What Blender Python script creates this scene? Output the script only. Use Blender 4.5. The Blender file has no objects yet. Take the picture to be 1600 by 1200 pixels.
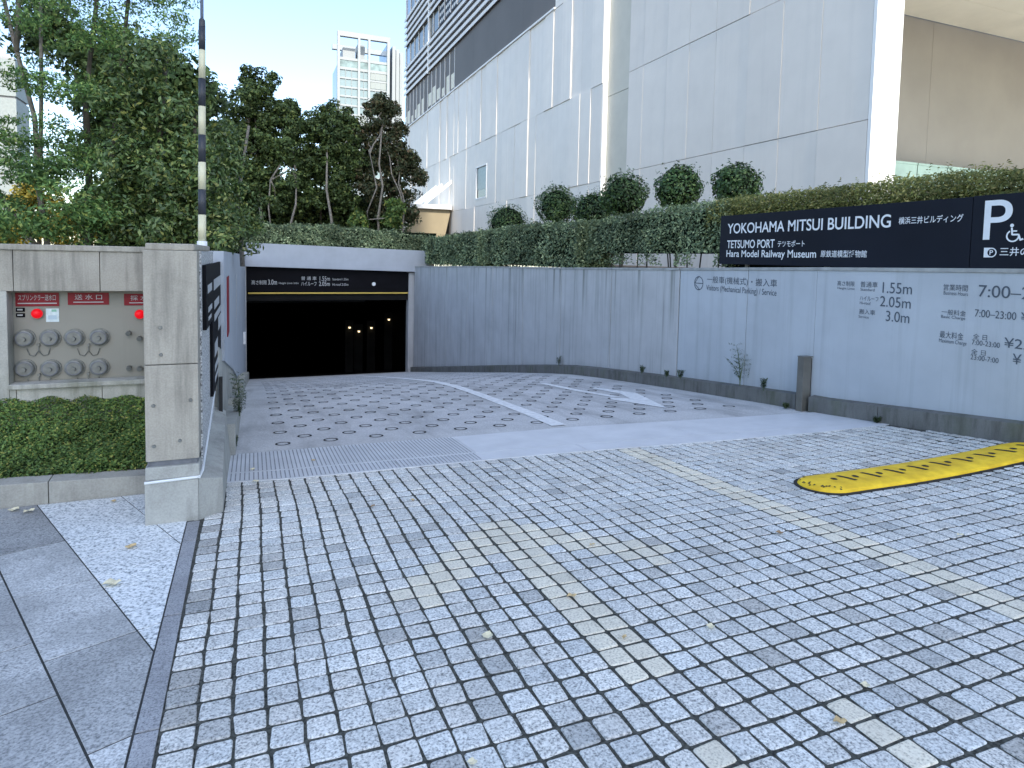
import bpy, bmesh, math, random
import numpy as np
from mathutils import Vector, Matrix

random.seed(7)
S = bpy.context.scene
COL = S.collection
rad = math.radians

# ------------------------------------------------------------------ camera
cam = bpy.data.cameras.new('camera')
cam.sensor_width = 36.0
cam.lens = 36.0 * 1002.14 / 1600.0
cam.shift_y = -(600 - 466.44) / 1600.0
cam.clip_start = 0.05
cam.clip_end = 3000
co = bpy.data.objects.new('camera', cam)
COL.objects.link(co)
p_, r_, y_ = 0.0637, -0.0208, 0.3841
fwd = Vector((math.sin(y_) * math.cos(p_), math.cos(y_) * math.cos(p_), -math.sin(p_)))
rt = Vector((math.cos(y_), -math.sin(y_), 0))
up = rt.cross(fwd)
rt2 = rt * math.cos(r_) - up * math.sin(r_)
up2 = up * math.cos(r_) + rt * math.sin(r_)
M = Matrix(((rt2.x, up2.x, -fwd.x, 0), (rt2.y, up2.y, -fwd.y, 0), (rt2.z, up2.z, -fwd.z, 1.5), (0, 0, 0, 1)))
co.matrix_world = M
S.camera = co

# ------------------------------------------------------------------ world, sun, exposure
SUN_AZ = rad(-1.5)      # from -Y, a hair towards +X
SUN_EL = rad(40)
w = bpy.data.worlds.new('World')
S.world = w
w.use_nodes = True
wn = w.node_tree
wn.nodes.clear()
sky = wn.nodes.new('ShaderNodeTexSky')
sky.sky_type = 'NISHITA'
sky.sun_disc = False
sky.sun_elevation = SUN_EL
sky.sun_rotation = math.pi - SUN_AZ
sky.air_density = 1.0
sky.dust_density = 0.9
sky.ozone_density = 1.0
bg = wn.nodes.new('ShaderNodeBackground')
bg.inputs['Strength'].default_value = 0.15
wo = wn.nodes.new('ShaderNodeOutputWorld')
wn.links.new(sky.outputs[0], bg.inputs[0])
wn.links.new(bg.outputs[0], wo.inputs[0])
sun = bpy.data.lights.new('sun', 'SUN')
sun.energy = 2.2
sun.angle = rad(0.53)
sun.color = (1.0, 0.93, 0.82)
so = bpy.data.objects.new('sun', sun)
COL.objects.link(so)
sd = Vector((math.sin(SUN_AZ) * math.cos(SUN_EL), -math.cos(SUN_AZ) * math.cos(SUN_EL), math.sin(SUN_EL)))
so.rotation_euler = sd.to_track_quat('Z', 'Y').to_euler()
so.location = (0, -20, 60)
vs = S.view_settings
vs.view_transform = 'Standard'
vs.look = 'None'
vs.gamma = 1
vs.use_curve_mapping = False
vs.exposure = 1.33
S.render.engine = 'CYCLES'
S.cycles.max_bounces = 8
S.cycles.diffuse_bounces = 4
S.cycles.use_denoising = True

# ------------------------------------------------------------------ node helpers
class N:
    def __init__(s, name):
        s.m = bpy.data.materials.new(name)
        s.m.use_nodes = True
        s.t = s.m.node_tree
        s.b = s.t.nodes['Principled BSDF']
        s.g = None
    def n(s, typ, **kw):
        x = s.t.nodes.new(typ)
        for k, v in kw.items():
            setattr(x, k, v)
        return x
    def l(s, a, b):
        s.t.links.new(a, b)
    def pos(s, scale=(1, 1, 1)):
        if s.g is None:
            s.g = s.n('ShaderNodeNewGeometry')
        mp = s.n('ShaderNodeMapping')
        mp.inputs['Scale'].default_value = scale
        s.l(s.g.outputs['Position'], mp.inputs['Vector'])
        return mp.outputs[0]
    def noise(s, scale, detail=3, rough=.55, stretch=(1, 1, 1)):
        x = s.n('ShaderNodeTexNoise')
        x.inputs['Scale'].default_value = scale
        x.inputs['Detail'].default_value = detail
        x.inputs['Roughness'].default_value = rough
        s.l(s.pos(stretch), x.inputs['Vector'])
        return x.outputs['Fac']
    def vor(s, scale, stretch=(1, 1, 1)):
        x = s.n('ShaderNodeTexVoronoi')
        x.inputs['Scale'].default_value = scale
        s.l(s.pos(stretch), x.inputs['Vector'])
        return x
    def ramp(s, f, pts):
        x = s.n('ShaderNodeValToRGB')
        e = x.color_ramp.elements
        while len(e) < len(pts):
            e.new(0.5)
        for i, (p, c) in enumerate(pts):
            e[i].position = p
            if not hasattr(c, '__len__'):
                c = (c, c, c)
            e[i].color = (*c[:3], 1)
        s.l(f, x.inputs[0])
        return x.outputs[0]
    def mix(s, f, a, b, typ='MIX'):
        x = s.n('ShaderNodeMix')
        x.data_type = 'RGBA'
        x.blend_type = typ
        x.clamp_factor = True
        for i, v in ((0, f), (6, a), (7, b)):
            if isinstance(v, (int, float)) and i == 0:
                x.inputs[0].default_value = v
            elif hasattr(v, 'is_linked') or hasattr(v, 'node'):
                s.l(v, x.inputs[i])
            else:
                if not hasattr(v, '__len__'):
                    v = (v, v, v)
                x.inputs[i].default_value = (*v[:3], 1)
        return x.outputs[2]
    def bump(s, f, strength=.3, dist=.01):
        x = s.n('ShaderNodeBump')
        x.inputs['Strength'].default_value = strength
        x.inputs['Distance'].default_value = dist
        s.l(f, x.inputs['Height'])
        s.l(x.outputs[0], s.b.inputs['Normal'])
    def out(s, col, rough=.8, spec=.3, metal=0.):
        if hasattr(col, 'node'):
            s.l(col, s.b.inputs['Base Color'])
        else:
            s.b.inputs['Base Color'].default_value = (*col[:3], 1)
        if hasattr(rough, 'node'):
            s.l(rough, s.b.inputs['Roughness'])
        else:
            s.b.inputs['Roughness'].default_value = rough
        s.b.inputs['Specular IOR Level'].default_value = spec
        s.b.inputs['Metallic'].default_value = metal
        return s.m

MATS = {}
def plain(name, col, rough=.6, var=.12, scale=6, spec=.3, metal=0., objvar=0.):
    q = N(name)
    f = q.noise(scale, 4)
    c = q.ramp(f, [(.3, [v * (1 - var) for v in col]), (.7, [min(1, v * (1 + var)) for v in col])])
    if objvar:
        oi = q.n('ShaderNodeObjectInfo')
        c = q.mix(1., c, q.ramp(oi.outputs['Random'], [(0., 1 - objvar), (1., 1.)]), 'MULTIPLY')
        st = q.noise(3.5, 4, .65, (1, 1, .04))
        c = q.mix(q.ramp(st, [(.52, 0.), (.75, .10)]), c, (.35, .35, .34))
    return q.out(c, rough, spec, metal)

def granite(name, light, mid, dark, scale, tone=None, dirt=.25, cream=False):
    q = N(name)
    f = q.noise(scale, 2, .6)
    f2 = q.noise(scale * .45, 3, .6)
    c = q.ramp(f, [(.385, dark), (.44, mid), (.50, mid), (.58, light)])
    c2 = q.ramp(f2, [(.30, [v * 1.2 for v in dark]), (.44, mid), (.62, light)])
    c = q.mix(.35, c, c2)
    d = q.noise(2.2, 4, .6)
    if cream:
        cc = q.ramp(f, [(.34, (.52, .48, .38)), (.46, (.78, .72, .58)), (.62, (.88, .83, .68))])
        if tone == 'obj':
            al = q.n('ShaderNodeObjectInfo').outputs['Alpha']
        else:
            aa = q.n('ShaderNodeAttribute')
            aa.attribute_name = 'tone'
            al = aa.outputs['Alpha']
        c = q.mix(al, cc, c)
    c = q.mix(q.ramp(d, [(.40, dirt), (.62, 0.)]), c, [v * .45 for v in mid])
    if cream:
        tr = q.noise(1.6, 4, .65, (1.4, .35, 1))
        c = q.mix(q.ramp(tr, [(.50, 0.), (.72, .15)]), c, (.20, .20, .19))
    if tone == 'obj':
        oi = q.n('ShaderNodeObjectInfo')
        c = q.mix(1., c, oi.outputs['Color'], 'MULTIPLY')
    elif tone == 'attr':
        a = q.n('ShaderNodeAttribute')
        a.attribute_name = 'tone'
        c = q.mix(1., c, a.outputs['Color'], 'MULTIPLY')
    q.bump(f, .35, .003)
    return q.out(c, .75, .25)

def concrete(name, col, streak=.5, stain=(.10, .10, .09), zscale=.35, green=0.):
    q = N(name)
    f = q.noise(3.2, 5, .6)
    c = q.ramp(f, [(.28, [v * .72 for v in col]), (.5, col), (.75, [min(1, v * 1.18) for v in col])])
    fine = q.noise(90, 2, .5)
    c = q.mix(.22, c, q.ramp(fine, [(.35, [v * .6 for v in col]), (.65, [min(1, v * 1.25) for v in col])]))
    st = q.noise(7, 4, .65, (1.6, 1.6, zscale * .35))
    c = q.mix(q.ramp(st, [(.47, 0.), (.70, streak)]), c, stain)
    if green:
        gf = q.noise(2.4, 3, .6, (1.5, 1.5, .6))
        c = q.mix(q.ramp(gf, [(.5, 0.), (.68, green)]), c, (.10, .12, .06))
    q.bump(fine, .2, .002)
    return q.out(c, .85, .2)

def wallpaint(name, col, streak=.35, stain=(.12, .13, .13), fac=6., grain=.08, drip=False):
    q = N(name)
    f = q.noise(1.3, 4, .6)
    c = q.ramp(f, [(.3, [v * (1 - grain) for v in col]), (.7, [v * (1 + grain) for v in col])])
    st = q.noise(fac, 5, .7, (1, 1, .03))
    c = q.mix(q.ramp(st, [(.52, 0.), (.74, streak)]), c, stain)
    if drip:
        sx = q.n('ShaderNodeSeparateXYZ')
        q.l(q.g.outputs['Position'], sx.inputs[0])
        hi = q.n('ShaderNodeMapRange')
        for k_, v_ in ((1, .1), (2, 1.45), (3, 0.), (4, 1.)):
            hi.inputs[k_].default_value = v_
        q.l(sx.outputs[2], hi.inputs[0])
        th = q.noise(7, 3, .6, (1, 1, .015))
        mm = q.n('ShaderNodeMath', operation='MULTIPLY')
        q.l(q.ramp(th, [(.55, 0.), (.66, .9)]), mm.inputs[0])
        q.l(hi.outputs[0], mm.inputs[1])
        c = q.mix(mm.outputs[0], c, (.15, .165, .14))
    sp = q.noise(55, 2, .5)
    q.bump(sp, .08, .002)
    return q.out(c, .6, .25)

def leafmat(name, stops, rough=.55, spec=.3, trans=.12):
    q = N(name)
    gi = q.n('ShaderNodeNewGeometry')
    c = q.ramp(gi.outputs['Random Per Island'], stops)
    f = q.noise(1.1, 2, .5)
    c = q.mix(q.ramp(f, [(.35, .55), (.6, 0.)]), c, [v * .55 for v in stops[0][1]])
    q.out(c, rough, spec)
    tb = q.n('ShaderNodeBsdfTranslucent')
    q.l(c, tb.inputs[0])
    mx = q.n('ShaderNodeMixShader')
    mx.inputs[0].default_value = trans
    q.l(q.b.outputs[0], mx.inputs[1])
    q.l(tb.outputs[0], mx.inputs[2])
    o = [x for x in q.t.nodes if x.type == 'OUTPUT_MATERIAL'][0]
    q.l(mx.outputs[0], o.inputs[0])
    return q.m

def emit(name, col, strength):
    q = N(name)
    q.out([v * .5 for v in col], .4)
    q.b.inputs['Emission Color'].default_value = (*col, 1)
    q.b.inputs['Emission Strength'].default_value = strength
    return q.m

M_ = dict(
    granite_obj=granite('granite_sett', (.90, .90, .85), (.61, .612, .58), (.13, .14, .138), 105, 'obj', .18, True),
    granite_att=granite('granite_sett_far', (.90, .90, .85), (.61, .612, .58), (.13, .14, .138), 105, 'attr', .18, True),
    slab_rough=granite('white_flamed_granite', (.93, .95, .93), (.66, .69, .68), (.09, .12, .14), 62, 'obj', .1),
    slab_grey=granite('grey_granite_slab', (.68, .69, .67), (.45, .46, .45), (.19, .20, .20), 95, 'obj', .45),
    border=granite('dark_border_granite', (.42, .43, .43), (.31, .315, .32), (.12, .125, .13), 140, 'obj', .4),
    slabjoint=plain('slab_joint', (.05, .052, .05), .95, .3, 40),
    joint=plain('joint_dirt', (.068, .070, .060), .95, .75, 70),
    steel=plain('galvanised_plate', (.66, .67, .68), .55, .08, 3, .4, .1),
    groove=plain('plate_groove', (.16, .17, .19), .8, .2, 20),
    paintwhite=plain('road_paint_white', (.76, .77, .76), .7, .14, 14),
    ring=plain('ring_groove_dirt', (.020, .021, .021), .95, .3, 20),
    conc=concrete('pillar_concrete', (.37, .35, .30), .62, (.13, .125, .11)),
    conc_light=concrete('band_concrete', (.44, .44, .40), .5, (.15, .16, .13), .4, .5),
    conc_base=concrete('plinth_concrete', (.38, .385, .355), .35, (.14, .14, .13), 1.),
    kerbconc=concrete('kerb_concrete', (.17, .17, .16), .6, (.07, .068, .06), .8, .3),
    curbstone=concrete('planter_curb_stone', (.36, .355, .32), .35, (.17, .165, .14), .8),
    caulk=plain('white_sealant', (.72, .75, .76), .6, .06, 10),
    wall_a=wallpaint('painted_wall_panel', (.455, .49, .52), .30, (.17, .18, .18), 6., .08),
    wall_b=wallpaint('streaked_wall_panel', (.47, .48, .485), .6, (.15, .16, .15), 9., .10, True),
    coping=plain('wall_coping', (.34, .35, .34), .7, .25, 5),
    fascia=wallpaint('fascia_paint', (.40, .435, .48), .10, (.3, .3, .3)),
    dark=plain('tunnel_dark', (.006, .006, .0055), .95, .2, 2, .05),  # near-black: the tunnel's shade is put into the colour
    dark2=plain('dark_beam', (.014, .0145, .014), .7, .2, 2, .1),
    navy=plain('navy_sign_paint', (.0065, .009, .017), .5, .2, 1.2, .2),
    header=plain('header_sign_black', (.0045, .0048, .007), .6, .2, 3, .1),
    letter=plain('white_lettering', (.75, .78, .80), .5, .05, 9),
    letterdim=plain('dim_lettering', (.42, .44, .45), .5, .05, 9),
    ink=plain('grey_ink', (.085, .105, .13), .6, .1, 9),
    yellow=plain('yellow_bump_paint', (.90, .56, .030), .6, .22, 7, .3),
    black=plain('black_rubber', (.03, .03, .03), .8, .2, 9),
    ybar=plain('yellow_bar', (.62, .45, .10), .5, .1, 5),
    post=plain('bronze_steel_post', (.17, .165, .145), .45, .2, 5, .4, .3),
    poleblack=plain('pole_black', (.035, .04, .05), .4, .2, 9, .4),
    polecream=plain('pole_cream', (.62, .60, .42), .4, .08, 9, .4),
    polegrey=plain('pole_grey', (.20, .24, .32), .4, .1, 9, .4),
    panelsteel=wallpaint('hose_panel_paint', (.27, .265, .23), .3, (.17, .17, .15), 4.),
    cap=plain('hose_cap_metal', (.20, .21, .20), .42, .2, 20, .5, .5),
    red=plain('red_plate', (.22, .010, .018), .5, .15, 7),
    paper=plain('pale_sticker', (.62, .72, .74), .6, .12, 40),
    white=plain('white_panel', (.86, .805, .73), .5, .03, 1.5, .3, 0., .07),
    white2=plain('white_panel_near', (.78, .725, .655), .5, .03, 1.5, .3, 0., .05),
    whitebright=plain('white_aluminium', (.86, .86, .84), .5, .02, 2),
    towerblind=plain('tower_blind', (.30, .34, .33), .5),
    porch=plain('porch_cream', (.34, .28, .18), .6, .05, 1.5),
    cream=plain('cream_panel', (.62, .59, .50), .6, .05, 1.5),
    soffit=plain('cream_soffit', (.84, .81, .70), .6, .05, .8),
    recess=plain('recess_wall_plaster', (.37, .35, .315), .7, .06, .6),
    greyband=plain('grey_band_panel', (.155, .147, .142), .6, .08, .35, .2),
    louvre=plain('louvre_aluminium', (.78, .77, .74), .5, .05, 2, .3, .05),
    slot=plain('grating_slot', (.30, .31, .32), .8, .2, 20),
    seam=plain('seam_backing', (.36, .36, .36), .8, .1, 2),
    louvdark=plain('louvre_backing', (.34, .34, .345), .7, .1, 2),
    glassdark=plain('dark_glazing', (.07, .085, .08), .12, .4, .5, .6),
    glassblue=plain('blue_glazing', (.22, .34, .48), .1, .3, .4, .6),
    glassband=plain('tower_band_glass', (.20, .28, .28), .3, .5, .35),
    glasstower=plain('pale_tower_glass', (.21, .29, .305), .2, .12, .02, .6),
    towerwhite=plain('tower_frame', (.34, .375, .385), .5, .02, .1),
    greenglass=plain('green_glass_panel', (.42, .58, .48), .15, .15, 1, .6),
    slabpale=plain('pale_paving', (.62, .60, .55), .8, .1, 1.),
    bark=plain('pale_bark', (.22, .20, .17), .9, .35, 12),
    barkdark=plain('dark_bark', (.085, .075, .06), .9, .35, 12),
    mossy=plain('mossy_soil', (.035, .055, .022), .95, .4, 30),
    soil=plain('soil', (.06, .05, .04), .95, .3, 4),
    street=plain('street_ground', (.20, .20, .20), .9, .2, 1),
    asphalt=plain('occluder_cladding', (.35, .35, .35), .7, .1, .2),
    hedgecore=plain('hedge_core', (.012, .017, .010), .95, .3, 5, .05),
)
q = N('ramp_concrete')
f = q.noise(1.1, 5, .62)
c = q.ramp(f, [(.3, (.36, .36, .35)), (.5, (.52, .52, .51)), (.75, (.64, .64, .63))])
fi = q.noise(60, 2, .6)
c = q.mix(.3, c, q.ramp(fi, [(.35, (.30, .30, .295)), (.65, (.80, .805, .80))]))
st = q.noise(3.0, 4, .65, (1, .12, 1))
c = q.mix(q.ramp(st, [(.5, 0.), (.74, .45)]), c, (.16, .16, .155))
q.bump(fi, .3, .003)
M_['ramp'] = q.out(c, .85, .2)

q = N('pebble_dash')
v = q.vor(75)
c = q.ramp(v.outputs['Distance'], [(.1, (.72, .73, .73)), (.55, (.42, .43, .43)), (.8, (.13, .13, .13))])
q.bump(v.outputs['Distance'], -.9, .012)
M_['pebble'] = q.out(c, .9, .2)

G = dict(
    tree=leafmat('evergreen_leaf', [(0., (0.0403, 0.0682, 0.0251)), (.5, (0.0859, 0.1409, 0.0465)), (.85, (0.1513, 0.2159, 0.0644)), (1., (0.2524, 0.2953, 0.0894))]),
    treered=leafmat('bronze_tipped_leaf', [(0., (0.0375, 0.0527, 0.0263)), (.5, (0.0789, 0.1033, 0.0451)), (.85, (0.1503, 0.1410, 0.0677)), (1., (0.2442, 0.1597, 0.0939))]),
    fine=leafmat('fine_pinnate_leaf', [(0., (0.0763, 0.1522, 0.0517)), (.5, (0.1481, 0.2876, 0.0846)), (.85, (0.2750, 0.4230, 0.1175)), (1., (0.4653, 0.5415, 0.1410))], trans=.2),
    glossy=leafmat('glossy_leaf', [(0., (0.0493, 0.0888, 0.0296)), (.5, (0.1111, 0.1888, 0.0576)), (.85, (0.2098, 0.2886, 0.0822)), (1., (0.3947, 0.3996, 0.1151))], .38, .45),
    yellow=leafmat('yellow_leaf', [(0., (.16, .15, .02)), (.5, (.36, .28, .04)), (1., (.5, .42, .07))], trans=.3),  # sunlight on the far left foliage is put into this yellow
    hedge=leafmat('grey_green_hedge_leaf', [(0., (0.0862, 0.1296, 0.0697)), (.5, (0.2009, 0.2760, 0.1438)), (.85, (0.3730, 0.4505, 0.2397)), (1., (0.6312, 0.7041, 0.3921))]),
    round=leafmat('camellia_leaf', [(0., (0.0310, 0.0667, 0.0216)), (.5, (0.0622, 0.1294, 0.0402)), (.85, (0.1221, 0.2087, 0.0618)), (1., (0.2222, 0.3130, 0.0927))], .42, .4),
    azalea=leafmat('azalea_leaf', [(0., (0.1121, 0.1403, 0.0411)), (.5, (0.2430, 0.2709, 0.0748)), (.8, (0.3737, 0.3550, 0.1028)), (1., (0.5606, 0.4858, 0.2055))], trans=.2),
    cover=leafmat('ground_cover_leaf', [(0., (0.0627, 0.1160, 0.0353)), (.5, (0.1326, 0.2425, 0.0675)), (.85, (0.2410, 0.3584, 0.0804)), (1., (0.4819, 0.4427, 0.1124))], trans=.15),
    weed=leafmat('weed_leaf', [(0., (.06, .10, .05)), (1., (.14, .18, .09))]),
    fallen=plain('fallen_leaf', (.56, .42, .22), .7, .25, 60),
    fallenpale=plain('fallen_leaf_pale', (.72, .66, .46), .7, .12, 60),
    fallenbrown=plain('fallen_leaf_brown', (.30, .20, .11), .7, .25, 60),
)

# ------------------------------------------------------------------ object helpers
def tag(o, label=None, cat=None, group=None, kind=None):
    if label: o['label'] = label
    if cat: o['category'] = cat
    if group: o['group'] = group
    if kind: o['kind'] = kind
    return o

def empty(name, loc, label=None, cat=None, group=None):
    o = bpy.data.objects.new(name, None)
    o.empty_display_size = .2
    o.location = loc
    COL.objects.link(o)
    return tag(o, label, cat, group)

def place(o, parent):
    """parent while keeping world coordinates (parents are never rotated or scaled)"""
    if parent is not None:
        o.parent = parent
        wl = Vector((0, 0, 0))
        q = parent
        while q is not None:
            wl += Vector(q.location)
            q = q.parent
        o.location = Vector(o.location) - wl
    return o

class MB:
    def __init__(s):
        s.v, s.f = [], []
    def add(s, vs, fs):
        b = len(s.v)
        s.v += [tuple(x) for x in vs]
        s.f += [tuple(i + b for i in f) for f in fs]
        return s
    def box(s, x0, x1, y0, y1, z0, z1):
        v = [(x0, y0, z0), (x1, y0, z0), (x1, y1, z0), (x0, y1, z0), (x0, y0, z1), (x1, y0, z1), (x1, y1, z1), (x0, y1, z1)]
        return s.add(v, [(3, 2, 1, 0), (4, 5, 6, 7), (0, 1, 5, 4), (1, 2, 6, 5), (2, 3, 7, 6), (3, 0, 4, 7)])
    def prism(s, poly, h, axis=2):
        """poly: list of 3-D points, extruded by vector h"""
        n = len(poly)
        h = Vector(h)
        a = [Vector(p) for p in poly]
        b = [p + h for p in a]
        return s.add(a + b, [tuple(reversed(range(n))), tuple(range(n, 2 * n))] + [(i, (i + 1) % n, n + (i + 1) % n, n + i) for i in range(n)])
    def tube(s, pts, rs, n=8, cap=True):
        pts = [Vector(p) for p in pts]
        rings = []
        for i, p in enumerate(pts):
            d = (pts[min(i + 1, len(pts) - 1)] - pts[max(i - 1, 0)]).normalized()
            u = d.cross(Vector((0, 0, 1)))
            if u.length < .05:
                u = Vector((1, 0, 0))
            u.normalize()
            v = d.cross(u)
            r = rs[i] if hasattr(rs, '__len__') else rs
            rings.append([p + (u * math.cos(2 * math.pi * k / n) + v * math.sin(2 * math.pi * k / n)) * r for k in range(n)])
        vs = [x for r in rings for x in r]
        fs = []
        for i in range(len(rings) - 1):
            for k in range(n):
                fs.append((i * n + k, i * n + (k + 1) % n, (i + 1) * n + (k + 1) % n, (i + 1) * n + k))
        if cap:
            fs.append(tuple(reversed(range(n))))
            fs.append(tuple(range((len(rings) - 1) * n, len(rings) * n)))
        return s.add(vs, fs)
    def build(s, name, mat, parent=None, loc=(0, 0, 0), bevel=0., smooth=False, **kw):
        me = bpy.data.meshes.new(name)
        me.from_pydata([(v[0] - loc[0], v[1] - loc[1], v[2] - loc[2]) for v in s.v], [], s.f)
        me.validate()
        bm = bmesh.new()
        bm.from_mesh(me)
        bmesh.ops.recalc_face_normals(bm, faces=bm.faces)
        if bevel:
            bmesh.ops.bevel(bm, geom=[e for e in bm.edges if e.calc_face_angle(0) > .6], offset=bevel, segments=2, affect='EDGES', profile=.6)
        bm.to_mesh(me)
        bm.free()
        if smooth:
            for p in me.polygons:
                p.use_smooth = True
        me.materials.append(mat)
        o = bpy.data.objects.new(name, me)
        o.location = loc
        COL.objects.link(o)
        place(o, parent)
        return tag(o, **kw) if kw else o

def copy_mesh(o, loc, parent=None, rotz=0, color=None):
    c = o.copy()
    COL.objects.link(c)
    c.parent = None
    c.location = loc
    c.rotation_euler = (0, 0, rotz)
    if color: c.color = color
    place(c, parent)
    return c

def npmesh(name, verts, faces, mat, parent=None, smooth=False, **kw):
    """faces: (n,4) or (n,3) int array"""
    verts = np.asarray(verts, dtype=np.float32)
    faces = np.asarray(faces, dtype=np.int32)
    me = bpy.data.meshes.new(name)
    n, k = faces.shape
    me.vertices.add(len(verts))
    me.vertices.foreach_set('co', verts.ravel())
    me.loops.add(n * k)
    me.loops.foreach_set('vertex_index', faces.ravel())
    me.polygons.add(n)
    me.polygons.foreach_set('loop_start', np.arange(0, n * k, k, dtype=np.int32))
    me.update(calc_edges=True)
    me.materials.append(mat)
    o = bpy.data.objects.new(name, me)
    COL.objects.link(o)
    place(o, parent)
    return tag(o, **kw) if kw else o

PR = [(6.2, -.374), (8.97, -.645), (11.05, -.858), (12.16, -.985), (13.2, -1.14), (15.26, -1.478), (17.36, -1.835), (21.4, -2.53), (25.6, -3.24), (60, -9)]
def gz(X, Y):
    if Y > 6.2:
        return float(np.interp(Y, [a for a, b in PR], [b for a, b in PR]))
    yc = min(max(Y, 0), 5.8)
    k = min(max((X - 4.5) / 2, 0), 1.2)
    return -.0603 * Y + .05 * (5.8 - yc) * k * k

def clip_poly(poly, n, d):
    """keep the part of a 2-D polygon with n.p <= d"""
    out = []
    for i in range(len(poly)):
        a, b = poly[i], poly[(i + 1) % len(poly)]
        da, db = n[0] * a[0] + n[1] * a[1] - d, n[0] * b[0] + n[1] * b[1] - d
        if da <= 0: out.append(a)
        if (da < 0 < db) or (db < 0 < da):
            t = da / (da - db)
            out.append((a[0] + (b[0] - a[0]) * t, a[1] + (b[1] - a[1]) * t))
    return out

def inset_poly(poly, g):
    c = poly
    n = len(poly)
    area = sum(poly[i][0] * poly[(i + 1) % n][1] - poly[(i + 1) % n][0] * poly[i][1] for i in range(n))
    sg = 1 if area > 0 else -1
    for i in range(n):
        a, b = poly[i], poly[(i + 1) % n]
        dx, dy = b[0] - a[0], b[1] - a[1]
        L = math.hypot(dx, dy)
        if L < 1e-6: continue
        nn = (sg * dy / L, -sg * dx / L)
        c = clip_poly(c, nn, nn[0] * a[0] + nn[1] * a[1] - g)
        if len(c) < 3: return []
    return c

# ------------------------------------------------------------------ ground sheets
def sheet(name, xs, ys, zf, mat, parent=None, kind='structure'):
    v = [(x, y, zf(x, y)) for y in ys for x in xs]
    nx = len(xs)
    f = [(j * nx + i, j * nx + i + 1, (j + 1) * nx + i + 1, (j + 1) * nx + i) for j in range(len(ys) - 1) for i in range(nx - 1)]
    return MB().add(v, f).build(name, mat, parent, kind=kind)

STREET = lambda x, y: gz(0, max(y, -10)) - .06
sheet('ground', [-300, -60, -20, -3, -1.7], [-300, -60, -10, 0, 3, 6.25], STREET, M_['street'])
sheet('ground', [-1.7, 0, 6.7, 9, 20, 300], [-300, -60, -10, -1.6], STREET, M_['street'])
sheet('terrace_ground', [-600, -100, -20, -.36], [6.5, 30, 200, 1500], lambda x, y: 1.28, M_['soil'])
sheet('terrace_ground', [6.72, 10, 12.9, 60, 600], [-1.6, 4, 30, 200, 1500], lambda x, y: 1.30, M_['soil'])
sheet('terrace_ground', [-.36, 3, 6.72], [25.75, 40, 200, 1500], lambda x, y: 1.62, M_['soil'])

# ------------------------------------------------------------------ driveway of granite setts
U = .118711
ASP, X0, Y0 = 1.0346, 1.7758, 32.4837
EDGE = [(-.33, 5.47), (.27, 5.372), (.74, 5.352), (1.69, 5.33), (2.6, 5.29), (3.48, 5.21), (4.19, 5.143), (4.95, 5.077), (5.74, 4.983), (6.6, 4.885)]
def edgeY(x): return float(np.interp(x, [a for a, b in EDGE], [b for a, b in EDGE]))

driveway = sheet('driveway', list(np.linspace(-.42, 6.62, 24)), list(np.linspace(-1.6, 5.6, 26)), lambda x, y: gz(x, y) - .0045, M_['joint'])

def sett_shape(rs, w=.5, h=.5, top=0., cut=.1):
    """rounded, slightly irregular stone, unit pitch; returns verts, faces"""
    pts = []
    for sx, sy in ((-1, -1), (1, -1), (1, 1), (-1, 1)):
        cx, cy = sx * w, sy * h
        c1, c2 = cut * rs.uniform(.4, 2.2), cut * rs.uniform(.4, 2.2)
        jx, jy = rs.uniform(-.030, .026), rs.uniform(-.030, .026)
        p1 = (cx + jx, cy + jy - sy * c1)
        p2 = (cx + jx - sx * c2, cy + jy)
        pm = (cx + jx - sx * c2 * .28, cy + jy - sy * c1 * .28)
        seq = [p1, pm, p2] if sx * sy > 0 else [p2, pm, p1]
        pts += seq
    n = len(pts)
    v = []
    for k, (sc, z) in enumerate(((1., -.16), (1., -.055), (.955, -.012), (.86, 0.))):
        v += [(x * sc, y * sc, z + (rs.uniform(-.006, .006) if k == 3 else 0)) for x, y in pts]
    f = []
    for k in range(3):
        f += [(k * n + i, k * n + (i + 1) % n, (k + 1) * n + (i + 1) % n, (k + 1) * n + i) for i in range(n)]
    f.append(tuple(range(3 * n, 4 * n)))
    return v, f

rs = random.Random(3)
SETTS = []
for i in range(14):
    v, f = sett_shape(rs, .5 - rs.uniform(.040, .066), .5 - rs.uniform(.040, .066), cut=.07)
    me = bpy.data.meshes.new('paving_stone')
    me.from_pydata([(x * U, y * U * ASP, z * U) for x, y, z in v], [], f)
    me.materials.append(M_['granite_obj'])
    SETTS.append((me, v, f))

def is_cream(c, r):
    if c in (29, 30): return True
    if (c, r) in ((13, 18), (13, 19), (13, 20), (18, 18), (18, 19), (18, 20), (12, 20), (14, 20)): return True
    if c in (13, 14) and 0 <= r <= 14: return True
    for a in (c, 27 - c):
        if r == 1 and a == 12: return True
        if 2 <= r <= 6 and 13 - r <= a <= 15 - r: return True
        if r == 7 and a == 8: return True
    return False

def warp(x, y):
    return (.010 * math.sin(1.7 * y + .8 * x) + .004 * math.sin(4.1 * y + 1.9 * x + 1),
            .010 * math.sin(1.3 * x + .7 * y) + .007 * math.sin(3.7 * x - 1.1 * y + 2))

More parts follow.
